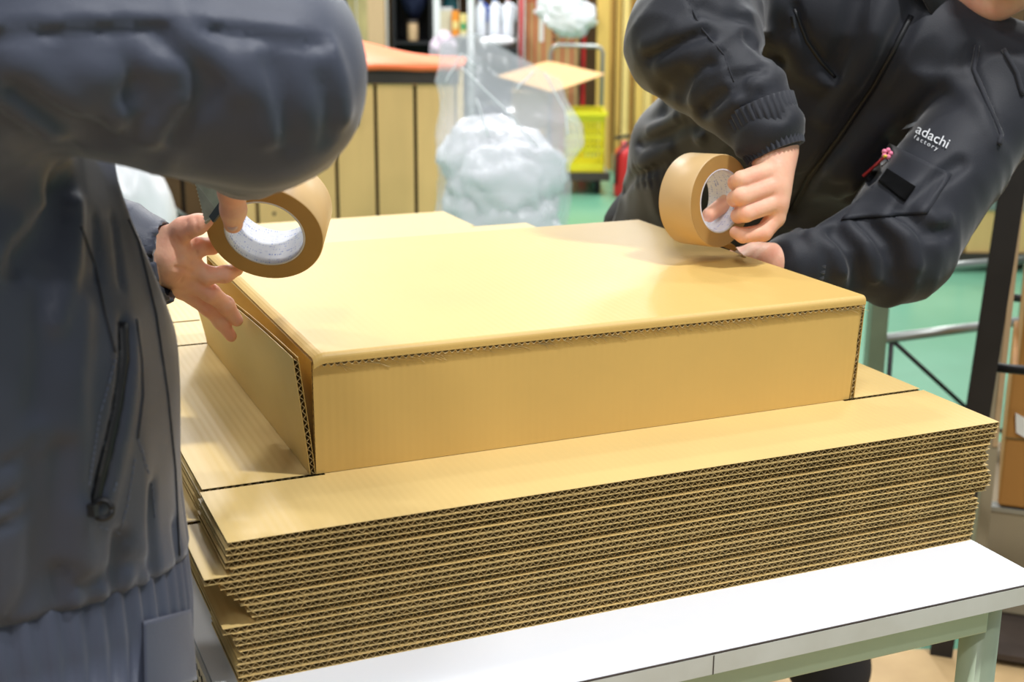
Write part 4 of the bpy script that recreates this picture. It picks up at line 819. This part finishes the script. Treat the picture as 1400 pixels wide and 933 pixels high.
def rroot(name, a, b, label, cat, group=None, z=0.0, rz=0.0):
    return empty(name, room(a, b, z), YAW + rz, label, cat, group, world=False)
def crumple(mb, c, r, n=22, amp=0.18, seed=0, freq=2.6):
    c = np.asarray(c); r = np.asarray(r); V = []; F_ = []
    for j in range(n + 1):
        for i in range(2 * n):
            th = math.pi * j / n; ph = math.pi * i / n; V.append((math.sin(th) * math.cos(ph), math.sin(th) * math.sin(ph), math.cos(th)))
    V = np.array(V); k = 0
    for o, q in enumerate((freq, freq * 2.1, freq * 4.3)): k = k + (0.5 - np.abs(2 * vnoise(V * q + 20 + seed * 3.7, seed + o) - 1)) / (1.5 ** o)
    V = c + V * r * (1 + amp * k[:, None])
    w = 2 * n
    F_ = [(j * w + i, (j + 1) * w + i, (j + 1) * w + (i + 1) % w, j * w + (i + 1) % w) for j in range(n) for i in range(w)]
    mb.add(V, F_); return mb

# yellow plank bin with orange sheet
bn = rroot('plank_bin', -0.7, 5.4, 'yellow wooden plank bin with a dark brown top rail behind the box', 'bin')
ed = [-0.49, -0.33, -0.163, -0.005, 0.155, 0.312, 0.475]
for i in range(len(ed) - 1):
    MB().box(ed[i] + 0.007, ed[i + 1] - 0.007, 0.0, 0.02, 0.02, 0.868).build('plank', 'plank_yellow', bn, bevel=0.003)
    for z in (0.335, 0.10): MB().lathe([(0.007, 0), (0.007, 0.003)], 10, ((ed[i] + ed[i + 1]) / 2 + R.uniform(-0.04, 0.04), -0.003, z + R.uniform(-0.02, 0.02)), (0, 1, 0)).build('nail_head', 'rail_brown', bn)
MB().box(-0.49, 0.475, 0.021, 0.03, 0.02, 0.86).build('shade_backing', 'gap_shade', bn)  # dark sheet standing for the shade seen through the plank gaps
MB().box(-0.50, 0.485, -0.012, 0.03, 0.868, 0.918).build('top_rail', 'rail_brown', bn)
for x in (-0.49, 0.45): MB().box(x, x + 0.025, 0.03, 0.75, 0.02, 0.9).build('side_panel', 'plank_yellow', bn)
MB().box(-0.49, 0.475, 0.75, 0.775, 0.02, 0.9).build('rear_panel', 'plank_yellow', bn)
MB().box(-0.49, 0.475, 0.03, 0.75, 0.0, 0.02).build('bottom', 'gap_shade', bn)
mb = MB(); mb.tube([(0.095, -0.018, 0.915), (0.094, -0.02, 0.84), (0.085, -0.016, 0.70)], 0.0045, 6); mb.build('tie_cord', 'black_matte', bn)
tr = rroot('orange_tarp', -0.55, 5.4, 'bright orange sheet folded over the top of the plank bin', 'tarpaulin', z=0.919)
V = []; F_ = []; nx, ny = 30, 14
for k in (0, 1):
    for j in range(ny + 1):
        for i in range(nx + 1):
            u, v = i / nx, j / ny; x = -0.62 + u * 0.97
            hump = 0.13 * (1 - u) ** 1.0 * math.sin(min(1, v * 1.3) * math.pi / 2) + 0.012 * math.sin(u * 9 + v * 4)
            fr = 0.018 * math.exp(-(v / 0.07) ** 2)
            V.append((x, -0.03 + v * 0.62, 0.004 + max(0.0, hump * (v > 0.06) * min(1, (v - 0.06) * 6)) + fr + (0.008 if k else 0)))
w = nx + 1; o = w * (ny + 1)
for j in range(ny):
    for i in range(nx): a = j * w + i; F_ += [(a + w, a + w + 1, a + 1, a), (o + a, o + a + 1, o + a + w + 1, o + a + w)]
for i in range(nx): b = ny * w + i; F_ += [(i, i + 1, o + i + 1, o + i), (b + 1, b, o + b, o + b + 1)]
for j in range(ny): a = j * w; b = a + nx; F_ += [(a + w, a, o + a, o + a + w), (b, b + w, o + b + w, o + b)]
obj('sheet', V, F_, 'orange_tarp', tr, True)
MB().tube([(-0.62 + 0.97 * k / 12, -0.032, 0.014 + 0.003 * math.sin(k * 1.7)) for k in range(13)], 0.014, 10).build('rolled_edge', 'orange_tarp', tr, True)

# dark slat crate and white sack on the far left
sc_ = rroot('slat_crate', -1.62, 5.55, 'dark brown slatted wooden crate behind the open hand', 'crate')
for i in range(8): MB().box(-0.42 + i * 0.098, -0.42 + i * 0.098 + 0.08, 0, 0.018, 0.0, 0.60).build('slat', 'slat_brown', sc_, bevel=0.002)
MB().box(-0.42, 0.36, 0.019, 0.5, 0.0, 0.58).build('shade_block', 'gap_shade', sc_)  # dark block standing for the shade behind the slats
MB().tube([(0.12, -0.012, 0.42), (0.34, -0.012, 0.25)], 0.009, 8).build('steel_rod', 'grey_steel', sc_, True)
sk = crumple(MB(), (0, 0, 0.335), (0.19, 0.17, 0.345), 30, 0.10, 2, 2.2).build('white_sack', 'film_white', None, True); sk.location = room(-1.45, 4.95, 0.015); sk.rotation_euler = (0, 0, YAW)
tag(sk, 'crumpled white plastic sack standing before the dark slatted crate', 'sack')

# clear bag full of crumpled film
bg = rroot('clear_bag', -0.02, 4.6, 'large clear plastic bag standing beside the plank bin, filled with white film', 'bag')
nz_, nt_ = 44, 56; V = []
secs = [(0.0, -0.015, 0.20, 0.15), (0.1, -0.02, 0.23, 0.17), (0.45, -0.02, 0.222, 0.17), (0.7, -0.008, 0.212, 0.16), (0.82, 0.01, 0.232, 0.15), (0.92, 0.012, 0.235, 0.12), (1.0, 0.0, 0.225, 0.09), (1.10, -0.02, 0.20, 0.07)]
zs = [s[0] for s in secs]
for j in range(nz_ + 1):
    for i in range(nt_):
        t = 2 * math.pi * i / nt_; z = 1.10 * j / nz_; c = np.interp(z, zs, [s[1] for s in secs]); a = np.interp(z, zs, [s[2] for s in secs]); d = np.interp(z, zs, [s[3] for s in secs])
        x = c + a * math.copysign(abs(math.cos(t)) ** 0.8, math.cos(t)); y = d * math.copysign(abs(math.sin(t)) ** 0.8, math.sin(t))
        zz = z - max(0, z - 0.6) / 0.5 * (0.16 * np.clip((x + 0.10) / 0.28, 0, 1.2) + 0.05 * np.clip((-0.14 - x) / 0.1, 0, 1))
        V.append((x, y, zz))
V = np.array(V); nn = (vnoise(V * 7 + 9, 2) - 0.5) + 0.6 * (0.5 - np.abs(2 * vnoise(V * np.array((15, 15, 9)) + 4, 3) - 1))
rad = V * (1, 1, 0); rad /= np.linalg.norm(rad, axis=1, keepdims=True) + 1e-6; V += rad * (nn * 0.045 * np.clip(V[:, 2] * 6, 0, 1))[:, None]
F_ = [(j * nt_ + i, j * nt_ + (i + 1) % nt_, (j + 1) * nt_ + (i + 1) % nt_, (j + 1) * nt_ + i) for j in range(nz_) for i in range(nt_)] + [tuple(range(nt_))[::-1]]
fm = obj('film', V, F_, 'film_clear', bg, True)
for pts in ([(-0.15, -0.15, 1.0), (0.0, -0.165, 0.86), (0.10, -0.165, 0.745)], [(0.03, -0.15, 0.93), (0.085, -0.13, 0.985)], [(0.12, -0.13, 0.98), (0.19, -0.13, 0.86), (0.2, -0.14, 0.78)], [(-0.10, -0.16, 0.90), (-0.06, -0.17, 0.78)], [(-0.2, -0.12, 0.95), (-0.15, -0.12, 1.04), (-0.1, -0.1, 1.0)]):
    q = []
    for i in range(len(pts) - 1):
        for k in range(4): q.append(np.array(pts[i]) + (np.array(pts[i + 1]) - pts[i]) * k / 4 + (0, 0.004 * math.sin(k), 0.003 * math.sin(2 * k)))
    q.append(np.array(pts[-1])); MB().tube(q, 0.0035, 6).build('fold', 'film_seam', bg, True)
ct = MB(); rr = random.Random(12)
for k in range(16):
    z = 0.15 + 0.52 * (k / 15); sp_ = 0.075 if z < 0.5 else 0.055
    crumple(ct, (-0.015 + sp_ * math.sin(k * 2.4), 0.04 * math.cos(k * 1.7), z), (0.14, 0.11, 0.125), 24, 0.34, k, 1.35)
tag(tag(ct.build('crumpled_film', 'film_white', None, True), 'crumpled white plastic film heaped inside the clear bag', 'plastic film'), kind='stuff'); o = bpy.data.objects['crumpled_film']; o.location = room(-0.02, 4.6, 0); o.rotation_euler = (0, 0, YAW)

# cart with board, carton, yellow basket
ca = rroot('hand_cart', 0.28, 8.3, 'grey platform cart with a bent tube handle beyond the clear bag', 'cart')
MB().box(-0.30, 0.29, -0.25, 0.35, 0.095, 0.13).build('deck', 'grey_steel', ca, bevel=0.004)
MB().box(-0.31, 0.30, -0.262, -0.25, 0.085, 0.135).build('bumper', 'rail_brown', ca)
h = []
for x, z in ((-0.05, 0.13), (-0.05, 0.80), (-0.035, 0.832), (0.0, 0.846), (0.23, 0.84), (0.262, 0.83), (0.275, 0.80), (0.272, 0.13)): h.append((x, 0.3, z))
MB().tube(h, 0.013, 10).build('handle', 'grey_steel', ca, True)
for x in (-0.24, 0.23):
    for y in (-0.17, 0.27): MB().lathe([(0.01, -0.016), (0.042, -0.016), (0.047, -0.01), (0.047, 0.01), (0.042, 0.016), (0.01, 0.016)], 18, (x, y, 0.047), (1, 0, 0)).build('wheel', 'black_matte', ca, True)
co = rroot('shaded_carton', 0.09, 8.3, 'carton on the cart under the loose board, shade painted into its dark colour', 'carton', z=0.131)  # coloured dark to paint in the shade below the board
MB().box(-0.10, 0.10, -0.2, 0.25, 0, 0.47).build('body', 'carton_olive', co); MB().box(-0.098, 0.098, -0.2015, -0.2, 0.22, 0.25).build('packing_tape', 'tape_side', co)
bd = rroot('loose_board', 0.2, 8.3, 'tan cardboard sheet lying tilted on the cart load', 'cardboard')
p = [(-0.30, 0.12, 0.665), (0.03, -0.24, 0.60), (0.35, -0.02, 0.69), (0.02, 0.30, 0.745)]
MB().hexa([*p, *[(x, y, z + 0.006) for x, y, z in p]]).build('sheet', 'carton', bd)
MB().hexa([(x * 0.98, y * 0.98, z - 0.004) for x, y, z in p] + [(x * 0.98, y * 0.98, z - 0.0005) for x, y, z in p]).build('lower_liner', 'carton_olive', bd)
bk = rroot('yellow_basket', 0.43, 8.22, 'yellow plastic slotted basket on the cart deck', 'basket', z=0.131)
for (x0, x1, y0, y1, nm) in ((-0.115, 0.115, -0.15, -0.143, 'front_wall'), (-0.115, 0.115, 0.143, 0.15, 'rear_wall'), (-0.115, -0.108, -0.15, 0.15, 'side_wall'), (0.108, 0.115, -0.15, 0.15, 'side_wall')):
    m_ = MB()
    for z0, z1 in ((0.0, 0.05), (0.125, 0.145), (0.20, 0.22), (0.30, 0.36)): m_.box(x0, x1, y0, y1, z0, z1)
    wdt = max(x1 - x0, y1 - y0); k = 9
    for i in range(k + 1):
        c_ = i / k
        if x1 - x0 > y1 - y0: m_.box(x0 + c_ * (wdt - 0.009), x0 + c_ * (wdt - 0.009) + 0.009, y0, y1, 0.05, 0.30)
        else: m_.box(x0, x1, y0 + c_ * (wdt - 0.009), y0 + c_ * (wdt - 0.009) + 0.009, 0.05, 0.30)
    m_.build(nm, 'yellow_plastic', bk)
MB().box(-0.115, 0.115, -0.15, 0.15, 0, 0.008).build('bottom', 'yellow_plastic', bk)
MB().box(-0.127, 0.127, -0.165, -0.15, 0.335, 0.362).build('rim', 'yellow_plastic', bk); MB().box(-0.127, 0.127, 0.15, 0.165, 0.335, 0.362).build('rim', 'yellow_plastic', bk)
ex = rroot('red_canister', 0.66, 8.0, 'dark red canister with black handle next to the jacket hem', 'canister')
MB().lathe([(0.055, 0.0), (0.06, 0.02), (0.06, 0.24), (0.05, 0.28), (0.022, 0.30), (0.02, 0.33)], 20).build('body', 'red_paint', ex, True)
MB().bar((-0.06, 0, 0.345), (0.03, 0, 0.36), 0.02, 0.018).build('handle', 'black_matte', ex); MB().tube([(0.02, -0.02, 0.33), (-0.05, -0.05, 0.25), (-0.055, -0.05, 0.08)], 0.009, 8).build('hose', 'black_matte', ex, True)

# rear shelf with jugs and packs
sf = rroot('white_shelf', -0.16, 9.5, 'white steel storage shelf at the back of the hall', 'shelf')
for x in (-0.13, -0.36, 0.212):
    for y in (-0.1, 0.25): MB().box(x - 0.022, x + 0.022, y - 0.015, y + 0.015, 0, 1.95).build('post', 'white_paint', sf)
for z in (0.42, 0.855, 1.35, 1.90): MB().box(-0.382, 0.234, -0.1, 0.27, z - 0.018, z).build('shelf_board', 'grey_steel', sf)
names = ['white plastic jug with blue cap nearest the white shelf post', 'white plastic jug with blue cap in the middle of the shelf', 'white plastic jug with red cap beside the red pole']
for i, x in enumerate((-0.225, -0.13, -0.04)):
    j = rroot('plastic_jug', x, 9.45, names[i], 'jug', 'white jugs on the back shelf', z=0.856)
    MB().lathe([(0.038, 0), (0.043, 0.01), (0.043, 0.15), (0.036, 0.19), (0.016, 0.225), (0.016, 0.245)], 20).build('body', 'jug_white', j, True)
    MB().lathe([(0.02, 0.24), (0.02, 0.275), (0.012, 0.285)], 14).build('cap', 'blue_plastic' if i < 2 else 'red_paint', j, True)
    MB().tube([(0.02, -0.02, 0.22), (0.05, -0.03, 0.20), (0.046, -0.03, 0.10)], 0.008, 8).build('grip', 'blue_plastic' if i == 0 else 'jug_white', j, True)
fr_ = crumple(MB(), (0, 0, 0.035), (0.12, 0.06, 0.035), 16, 0.12, 4).build('film_bundle', 'film_white', None, True); fr_.location = room(-0.11, 9.30, 0.795); tag(fr_, 'folded white film bundle hanging out below the jugs', 'film')
fs = rroot('step_stand', -0.11, 9.28, 'dark low stand carrying the white film bundle', 'stand'); MB().box(-0.13, 0.13, -0.08, 0.08, 0.765, 0.792).build('top', 'black_matte', fs)
for x in (-0.115, 0.115):
    for y in (-0.06, 0.06): MB().box(x - 0.012, x + 0.012, y - 0.012, y + 0.012, 0, 0.765).build('leg', 'black_matte', fs)
wb = rroot('white_box', -0.475, 9.54, 'small white box at the left end of the shelf', 'box', z=0.856); MB().box(-0.06, 0.055, -0.08, 0.08, 0, 0.17).build('body', 'cream_board', wb, bevel=0.004); MB().box(-0.062, 0.057, -0.082, 0.082, 0.17, 0.19).build('lid', 'white_paint', wb)
for i, (x, z, m_, h_, lb) in enumerate(((-0.395, 0.856, 'orange_pack', 0.17, 'orange printed pack on the shelf beside the white box'), (-0.341, 0.856, 'cream_pack', 0.15, 'cream printed pack on the shelf beside the post'))):
    pk = rroot('printed_pack', x, 9.44, lb, 'pack', 'printed packs on the back shelf', z=z); MB().box(-0.024, 0.024, -0.03, 0.03, 0, h_).build('body', m_, pk, bevel=0.003); MB().box(-0.018, 0.018, -0.0312, -0.03, h_ * 0.3, h_ * 0.6).build('print_panel', 'green_pack' if i else 'cream_pack', pk)
tb_ = rroot('teal_bottle', -0.44, 9.70, 'teal bottle standing behind the white box', 'bottle', z=0.856); MB().lathe([(0.05, 0), (0.052, 0.2), (0.03, 0.26), (0.018, 0.30), (0.018, 0.33)], 16).build('body', 'teal_plastic', tb_, True); MB().lathe([(0.02, 0.33), (0.02, 0.36)], 12).build('cap', 'white_paint', tb_, True)
lc = crumple(MB(), (0, 0, 0.08), (0.075, 0.05, 0.10), 20, 0.5, 7, 1.8).build('lilac_cloth', 'lilac_cloth', None, True); lc.location = room(-0.47, 9.18, 0.69); tag(lc, 'crumpled pale lilac cloth on a dark bin', 'cloth')
db = rroot('dark_bin', -0.47, 9.2, 'dark lidded bin under the lilac cloth', 'bin'); MB().lathe([(0.12, 0), (0.15, 0.55), (0.155, 0.60), (0.16, 0.60), (0.16, 0.645), (0.05, 0.66)], 24).build('body', 'black_matte', db, True); MB().lathe([(0.165, 0.585), (0.165, 0.60)], 24).build('rim', 'dark_steel', db, True)
rpole = rroot('red_pole', 0.05, 9.25, 'thin red upright pole beside the striped carton', 'pole'); MB().tube([(0, 0, 0.02), (0, 0, 1.9)], 0.016, 10).build('tube', 'red_paint', rpole, True); MB().lathe([(0.026, 0), (0.026, 0.015), (0.018, 0.03)], 18).build('foot', 'red_paint', rpole, True)
stc = rroot('striped_carton', 0.27, 9.5, 'tall tan carton printed with thin red stripes and dark lettering', 'carton')
MB().box(-0.19, 0.19, 0, 0.35, 0, 1.2).build('body', 'carton', stc, bevel=0.004)
for x in (-0.175, -0.13, -0.07, -0.005, 0.06, 0.125): MB().box(x, x + 0.012, -0.0012, 0, 0.02, 1.18).build('printed_stripe', 'red_print', stc)
MB().box(-0.19, 0.19, -0.0015, 0, 1.09, 1.105).build('printed_stripe', 'red_print', stc)
MB().box(-0.095, -0.065, -0.002, 0, 0.82, 0.99).build('white_label', 'paper_white', stc)
rr = random.Random(3)
for i in range(5):
    for k in range(3): MB().box(0.0 + i * 0.034, 0.026 + i * 0.034 - rr.random() * 0.01, -0.0018, 0, 0.80 + k * 0.045 + (0.05 if i < 1 else 0), 0.822 + k * 0.045).build('printed_mark', 'ink', stc)
ra = rroot('red_strut', 0.475, 9.35, 'red upright strut on the right edge of the striped carton', 'pole'); MB().box(-0.012, 0.012, -0.012, 0.012, 0, 0.93).build('bar', 'red_paint', ra); MB().box(-0.05, 0.05, -0.05, 0.05, 0, 0.012).build('foot', 'red_paint', ra)
hb = crumple(MB(), (0, 0, 0), (0.165, 0.08, 0.12), 28, 0.42, 9, 1.5); hb = hb.build('hanging_bag', 'film_white', None, True); hb.location = room(0.34, 9.02, 1.03); hb.rotation_euler = (0, 0.35, YAW)
tag(hb, 'crumpled white plastic bag hanging in front of the striped carton', 'bag')
MB().tube([(0, 0, 0.08), (-0.03, 0.0, 0.5), (-0.03, 0.05, 1.1)], 0.004, 6).build('cord', 'film_seam', hb)
spec_ = [(0.585, 0.085, 'timber_a', 8.95), (0.655, 0.03, 'timber_b', 9.1), (0.69, 0.034, 'timber_a', 9.0), (0.735, 0.042, 'timber_c', 8.95), (0.782, 0.03, 'timber_b', 9.05), (0.825, 0.05, 'timber_a', 8.95), (0.885, 0.055, 'timber_c', 9.0), (0.945, 0.05, 'timber_b', 9.0), (1.0, 0.04, 'timber_a', 9.05)]
pl_ = ['widest yellow timber board, leftmost of the row beside the striped carton', 'thin darker timber batten right beside the widest board', 'third timber batten from the striped carton', 'fourth timber batten from the striped carton, pale yellow', 'fifth timber batten from the striped carton, dark', 'sixth timber board from the striped carton', 'seventh timber board, pale, near the raised black sleeve', 'eighth timber board from the striped carton, half behind the black sleeve', 'last timber batten of the row, behind the black sleeve']
for (x, w_, m_, b_), lb in zip(spec_, pl_):
    o = MB().hexa([(-w_ / 2, 0, 0), (w_ / 2, 0, 0), (w_ / 2, 0.03, 0), (-w_ / 2, 0.03, 0), (-w_ / 2, 0.25, 2.3), (w_ / 2, 0.25, 2.3), (w_ / 2, 0.28, 2.3), (-w_ / 2, 0.28, 2.3)]).build('timber_board', m_, None, bevel=0.003)
    o.location = room(x, b_, 0); o.rotation_euler = (0, 0, YAW); tag(o, lb, 'timber', 'timber boards leaning at the back')
lr = rroot('lean_rail', 0.8, 9.42, 'dark rail behind the leaning timber boards', 'rail'); MB().box(-0.35, 0.35, 0, 0.04, 2.0, 2.06).build('bar', 'dark_steel', lr)
for x in (-0.33, 0.33): MB().box(x - 0.02, x + 0.02, 0, 0.04, 0, 2.0).build('post', 'dark_steel', lr)

# behind the orange sheet
cb = rroot('dark_cabinet', -0.68, 9.45, 'black open cabinet with dark contents behind the orange sheet', 'cabinet')
for x0, x1, y0, y1, z0, z1, nm in ((-0.15, -0.125, 0, 0.4, 0, 1.7, 'side'), (0.105, 0.13, 0, 0.4, 0, 1.7, 'side'), (-0.125, 0.105, 0.38, 0.4, 0, 1.7, 'back'), (-0.125, 0.105, 0, 0.38, 0.80, 0.82, 'shelf_board'), (-0.125, 0.105, 0, 0.38, 0.30, 0.32, 'shelf_board'), (-0.15, 0.13, 0, 0.4, 1.68, 1.7, 'top')):
    MB().box(x0, x1, y0, y1, z0, z1).build(nm, 'black_matte', cb)
nv = crumple(MB(), (0, 0, 0), (0.10, 0.1, 0.22), 16, 0.15, 3).build('navy_jacket', 'navy_cloth', None, True); nv.location = room(-0.68, 9.58, 1.21); nv.rotation_euler = (0, 0, YAW); tag(nv, 'dark navy garment hanging in the black cabinet', 'garment'); MB().tube([(0, 0, 0.2), (0, 0, 0.475)], 0.004, 6).build('hanger_hook', 'grey_steel', nv)
tn = rroot('tan_canister', -0.69, 9.5, 'tan canister standing on the black cabinet shelf', 'canister', z=0.821); MB().lathe([(0.035, 0), (0.037, 0.01), (0.037, 0.12), (0.03, 0.135)], 16).build('body', 'wood_pale', tn, True); MB().lathe([(0.038, 0.12), (0.038, 0.14)], 16).build('lid', 'rail_brown', tn, True)
wp = rroot('wooden_post', -0.92, 9.3, 'pale wooden post beside the black cabinet', 'post'); MB().box(-0.06, 0.055, 0, 0.1, 0, 2.4).build('beam', 'wood_pale', wp, bevel=0.006); MB().box(-0.09, 0.085, -0.03, 0.13, 0, 0.05).build('foot', 'wood_pale', wp)
sp = rroot('steel_post', -1.13, 9.25, 'dark steel upright next to the cream board', 'post'); MB().box(-0.018, 0.018, 0, 0.04, 0.01, 2.4).build('upright', 'dark_steel', sp); MB().box(-0.05, 0.05, -0.03, 0.07, 0, 0.01).build('base_plate', 'dark_steel', sp)
cbd = rroot('cream_board', -1.24, 9.32, 'cream board with a dark lower rail behind the grey sleeve', 'board'); MB().box(-0.14, 0.085, 0, 0.02, 0.925, 1.6).build('panel', 'cream_board', cbd); MB().box(-0.14, 0.085, -0.005, 0.025, 0.88, 0.925).build('lower_rail', 'rail_brown', cbd)
for x in (-0.12, 0.07): MB().box(x - 0.015, x + 0.015, 0.005, 0.025, 0, 0.88).build('leg', 'rail_brown', cbd)
pw = rroot('board_partition', -1.2, 9.75, 'partition of mottled vertical boards at the back of the hall', 'partition')
for i in range(9): MB().box(-0.6 + i * 0.1, -0.6 + i * 0.1 + 0.092, 0, 0.02 + 0.006 * (i % 2), 0, 1.6).build('board', 'wood_mottled', pw, bevel=0.003)
dp = rroot('dark_partition', 0.0, 9.95, 'dark brown boarded partition behind the shelf', 'partition')
for i in range(30): MB().box(-0.9 + i * 0.17, -0.9 + i * 0.17 + 0.163, 0, 0.02, 0, 1.55).build('board', 'slat_brown', dp, bevel=0.003)

# right side: low crate, papers, trolley frame, rack post, cartons
lo_ = rroot('low_crate', 2.25, 6.0, 'low yellow plank crate with grey top rail behind the leaning worker', 'crate')
for i in range(4): MB().box(-0.42 + i * 0.215, -0.42 + i * 0.215 + 0.203, 0, 0.02, 0.075, 0.275).build('plank', 'plank_yellow', lo_, bevel=0.003)
MB().box(-0.43, 0.45, 0.021, 0.6, 0.08, 0.27).build('shade_block', 'gap_shade', lo_); MB().box(-0.44, 0.46, -0.012, 0.62, 0.275, 0.328).build('top_rail', 'grey_steel', lo_); MB().box(-0.44, 0.46, -0.015, 0.02, 0.03, 0.08).build('bottom_rail', 'rail_brown', lo_)  # dark block inside paints the shade in the plank gaps
for x in (-0.42, 0.42):
    for y in (0.01, 0.57): MB().box(x - 0.02, x + 0.02, y - 0.02, y + 0.02, 0, 0.08).build('foot', 'rail_brown', lo_)
pa = rroot('paper_pile', 2.14, 6.05, 'pile of white sheets on the low crate', 'paper', z=0.329)
for i in range(5): 
    dx, dy = R.uniform(-0.03, 0.03), R.uniform(-0.02, 0.02); MB().box(-0.22 + dx, 0.17 + dx, 0.0 + dy, 0.3 + dy, i * 0.03, i * 0.03 + 0.029).build('sheet_stack', 'paper_white', pa)
ye = rroot('yellow_paper', 2.13, 6.1, 'pale yellow paper lying on the white pile', 'paper', z=0.479); MB().box(-0.1, 0.15, -0.02, 0.2, 0, 0.03).build('stack', 'paper_yellow', ye)
tf = rroot('trolley_frame', 0.87, 3.1, 'grey-green steel trolley frame with cross braces beyond the stack', 'trolley')
for x, y in ((-0.006, 0.0), (0.62, 0.28), (0.2, 0.75), (0.72, 0.95)):
    MB().box(x - 0.021, x + 0.021, y - 0.021, y + 0.021, 0.0, 0.64).build('post', 'green_steel', tf, bevel=0.003)
def pipe(pts, r, nm, m_): MB().tube(pts, r, 10).build(nm, m_, tf, True)
pipe([(-0.006, 0, 0.462), (0.62, 0.28, 0.462)], 0.012, 'cross_bar', 'grey_steel'); pipe([(0.2, 0.75, 0.462), (0.72, 0.95, 0.462)], 0.012, 'cross_bar', 'grey_steel'); pipe([(-0.006, 0, 0.462), (0.2, 0.75, 0.462)], 0.012, 'cross_bar', 'grey_steel'); pipe([(0.62, 0.28, 0.462), (0.72, 0.95, 0.462)], 0.012, 'cross_bar', 'grey_steel')
pipe([(0.04, 0.02, 0.455), (0.26, 0.12, 0.26), (0.60, 0.27, 0.02)], 0.0055, 'brace', 'dark_steel'); pipe([(0.036, 0.015, 0.45), (0.04, 0.015, 0.03)], 0.006, 'brace', 'dark_steel')

rk = rroot('storage_rack', 0.885, 2.4, 'black steel rack upright with crossbar at the right edge', 'rack', rz=-0.35)
def angle(x, y, sx):
    def lp_(x0, x1, y0, y1): return [(x0 - 0.036, y0, 0), (x1 - 0.036, y0, 0), (x1 - 0.036, y1, 0), (x0 - 0.036, y1, 0), (x0 + 0.05, y0, 1.9), (x1 + 0.05, y0, 1.9), (x1 + 0.05, y1, 1.9), (x0 + 0.05, y1, 1.9)]
    MB().hexa(lp_(x - 0.021, x + 0.021, y - 0.003, y + 0.003)).build('upright', 'dark_steel', rk); MB().hexa(lp_(x + sx * 0.02 - 0.002, x + sx * 0.02 + 0.002, y, y + 0.04)).build('upright_flange', 'dark_steel', rk)
angle(0.0, 0, -1); angle(0.75, 0, 1); angle(0.0, 0.62, -1); angle(0.75, 0.62, 1)
for z in (0.60, 1.35):
    for y in (0.01, 0.61): MB().tube([(0.0, y, z), (0.75, y, z)], 0.009, 10).build('crossbar', 'dark_steel', rk, True)
MB().box(0.0, 0.75, 0.0, 0.62, 0.016, 0.028).build('bottom_shelf', 'rail_brown', rk)
cz = 0.0285
for i, (h_, m_, dx, lb) in enumerate(((0.235, 'carton_grey', -0.055, 'greyish carton with silver tape, lowest at the right edge'), (0.29, 'carton_orange', 0.0, 'orange-brown carton in the middle of the right-hand pile'), (0.30, 'carton_orange', 0.01, 'orange-brown carton on top of the right-hand pile'))):
    k_ = rroot('stacked_carton', 1.30, 2.42, lb, 'carton', 'cartons piled in the rack', z=cz, rz=-0.35); x0 = -0.342 + dx
    MB().box(x0, x0 + 0.5, 0.02, 0.45, 0, h_ - 0.004).build('body', m_, k_, bevel=0.006)
    if i == 0: MB().box(x0 - 0.001, x0 + 0.501, 0.018, 0.05, h_ - 0.012, h_ - 0.003).build('silver_tape', 'grey_steel', k_)
    else: MB().box(x0 + 0.001, x0 + 0.49, 0.0185, 0.02, h_ * 0.5, h_ * 0.5 + 0.003).build('flap_seam', 'carton_olive', k_)
    if i == 1: MB().hexa([(x0 + 0.02, 0.017, 0.16), (x0 + 0.06, 0.017, 0.14), (x0 + 0.06, 0.019, 0.14), (x0 + 0.02, 0.019, 0.16), (x0 + 0.015, 0.015, 0.20), (x0 + 0.06, 0.017, 0.18), (x0 + 0.06, 0.019, 0.18), (x0 + 0.015, 0.019, 0.20)]).build('torn_label', 'paper_white', k_)
    cz += h_
ws = rroot('wooden_stake', 0.955, 2.53, 'rough wooden stake standing between the rack upright and the cartons', 'stake'); MB().box(-0.016, 0.010, 0, 0.03, 0.029, 1.2).build('lath', 'carton_grey', ws, bevel=0.003); MB().box(-0.003, 0.008, -0.002, 0, 0.4, 0.9).build('bark_edge', 'wood_pale', ws)
fp = rbox('floor_board', -2.4, 1.28, -2.2, 2.44, 0.0, 0.003, 'floor_ply'); tag(fp, 'tan board laid on the green floor under the table', 'board')  # unseen spread added so green floor bounce tints the jackets less
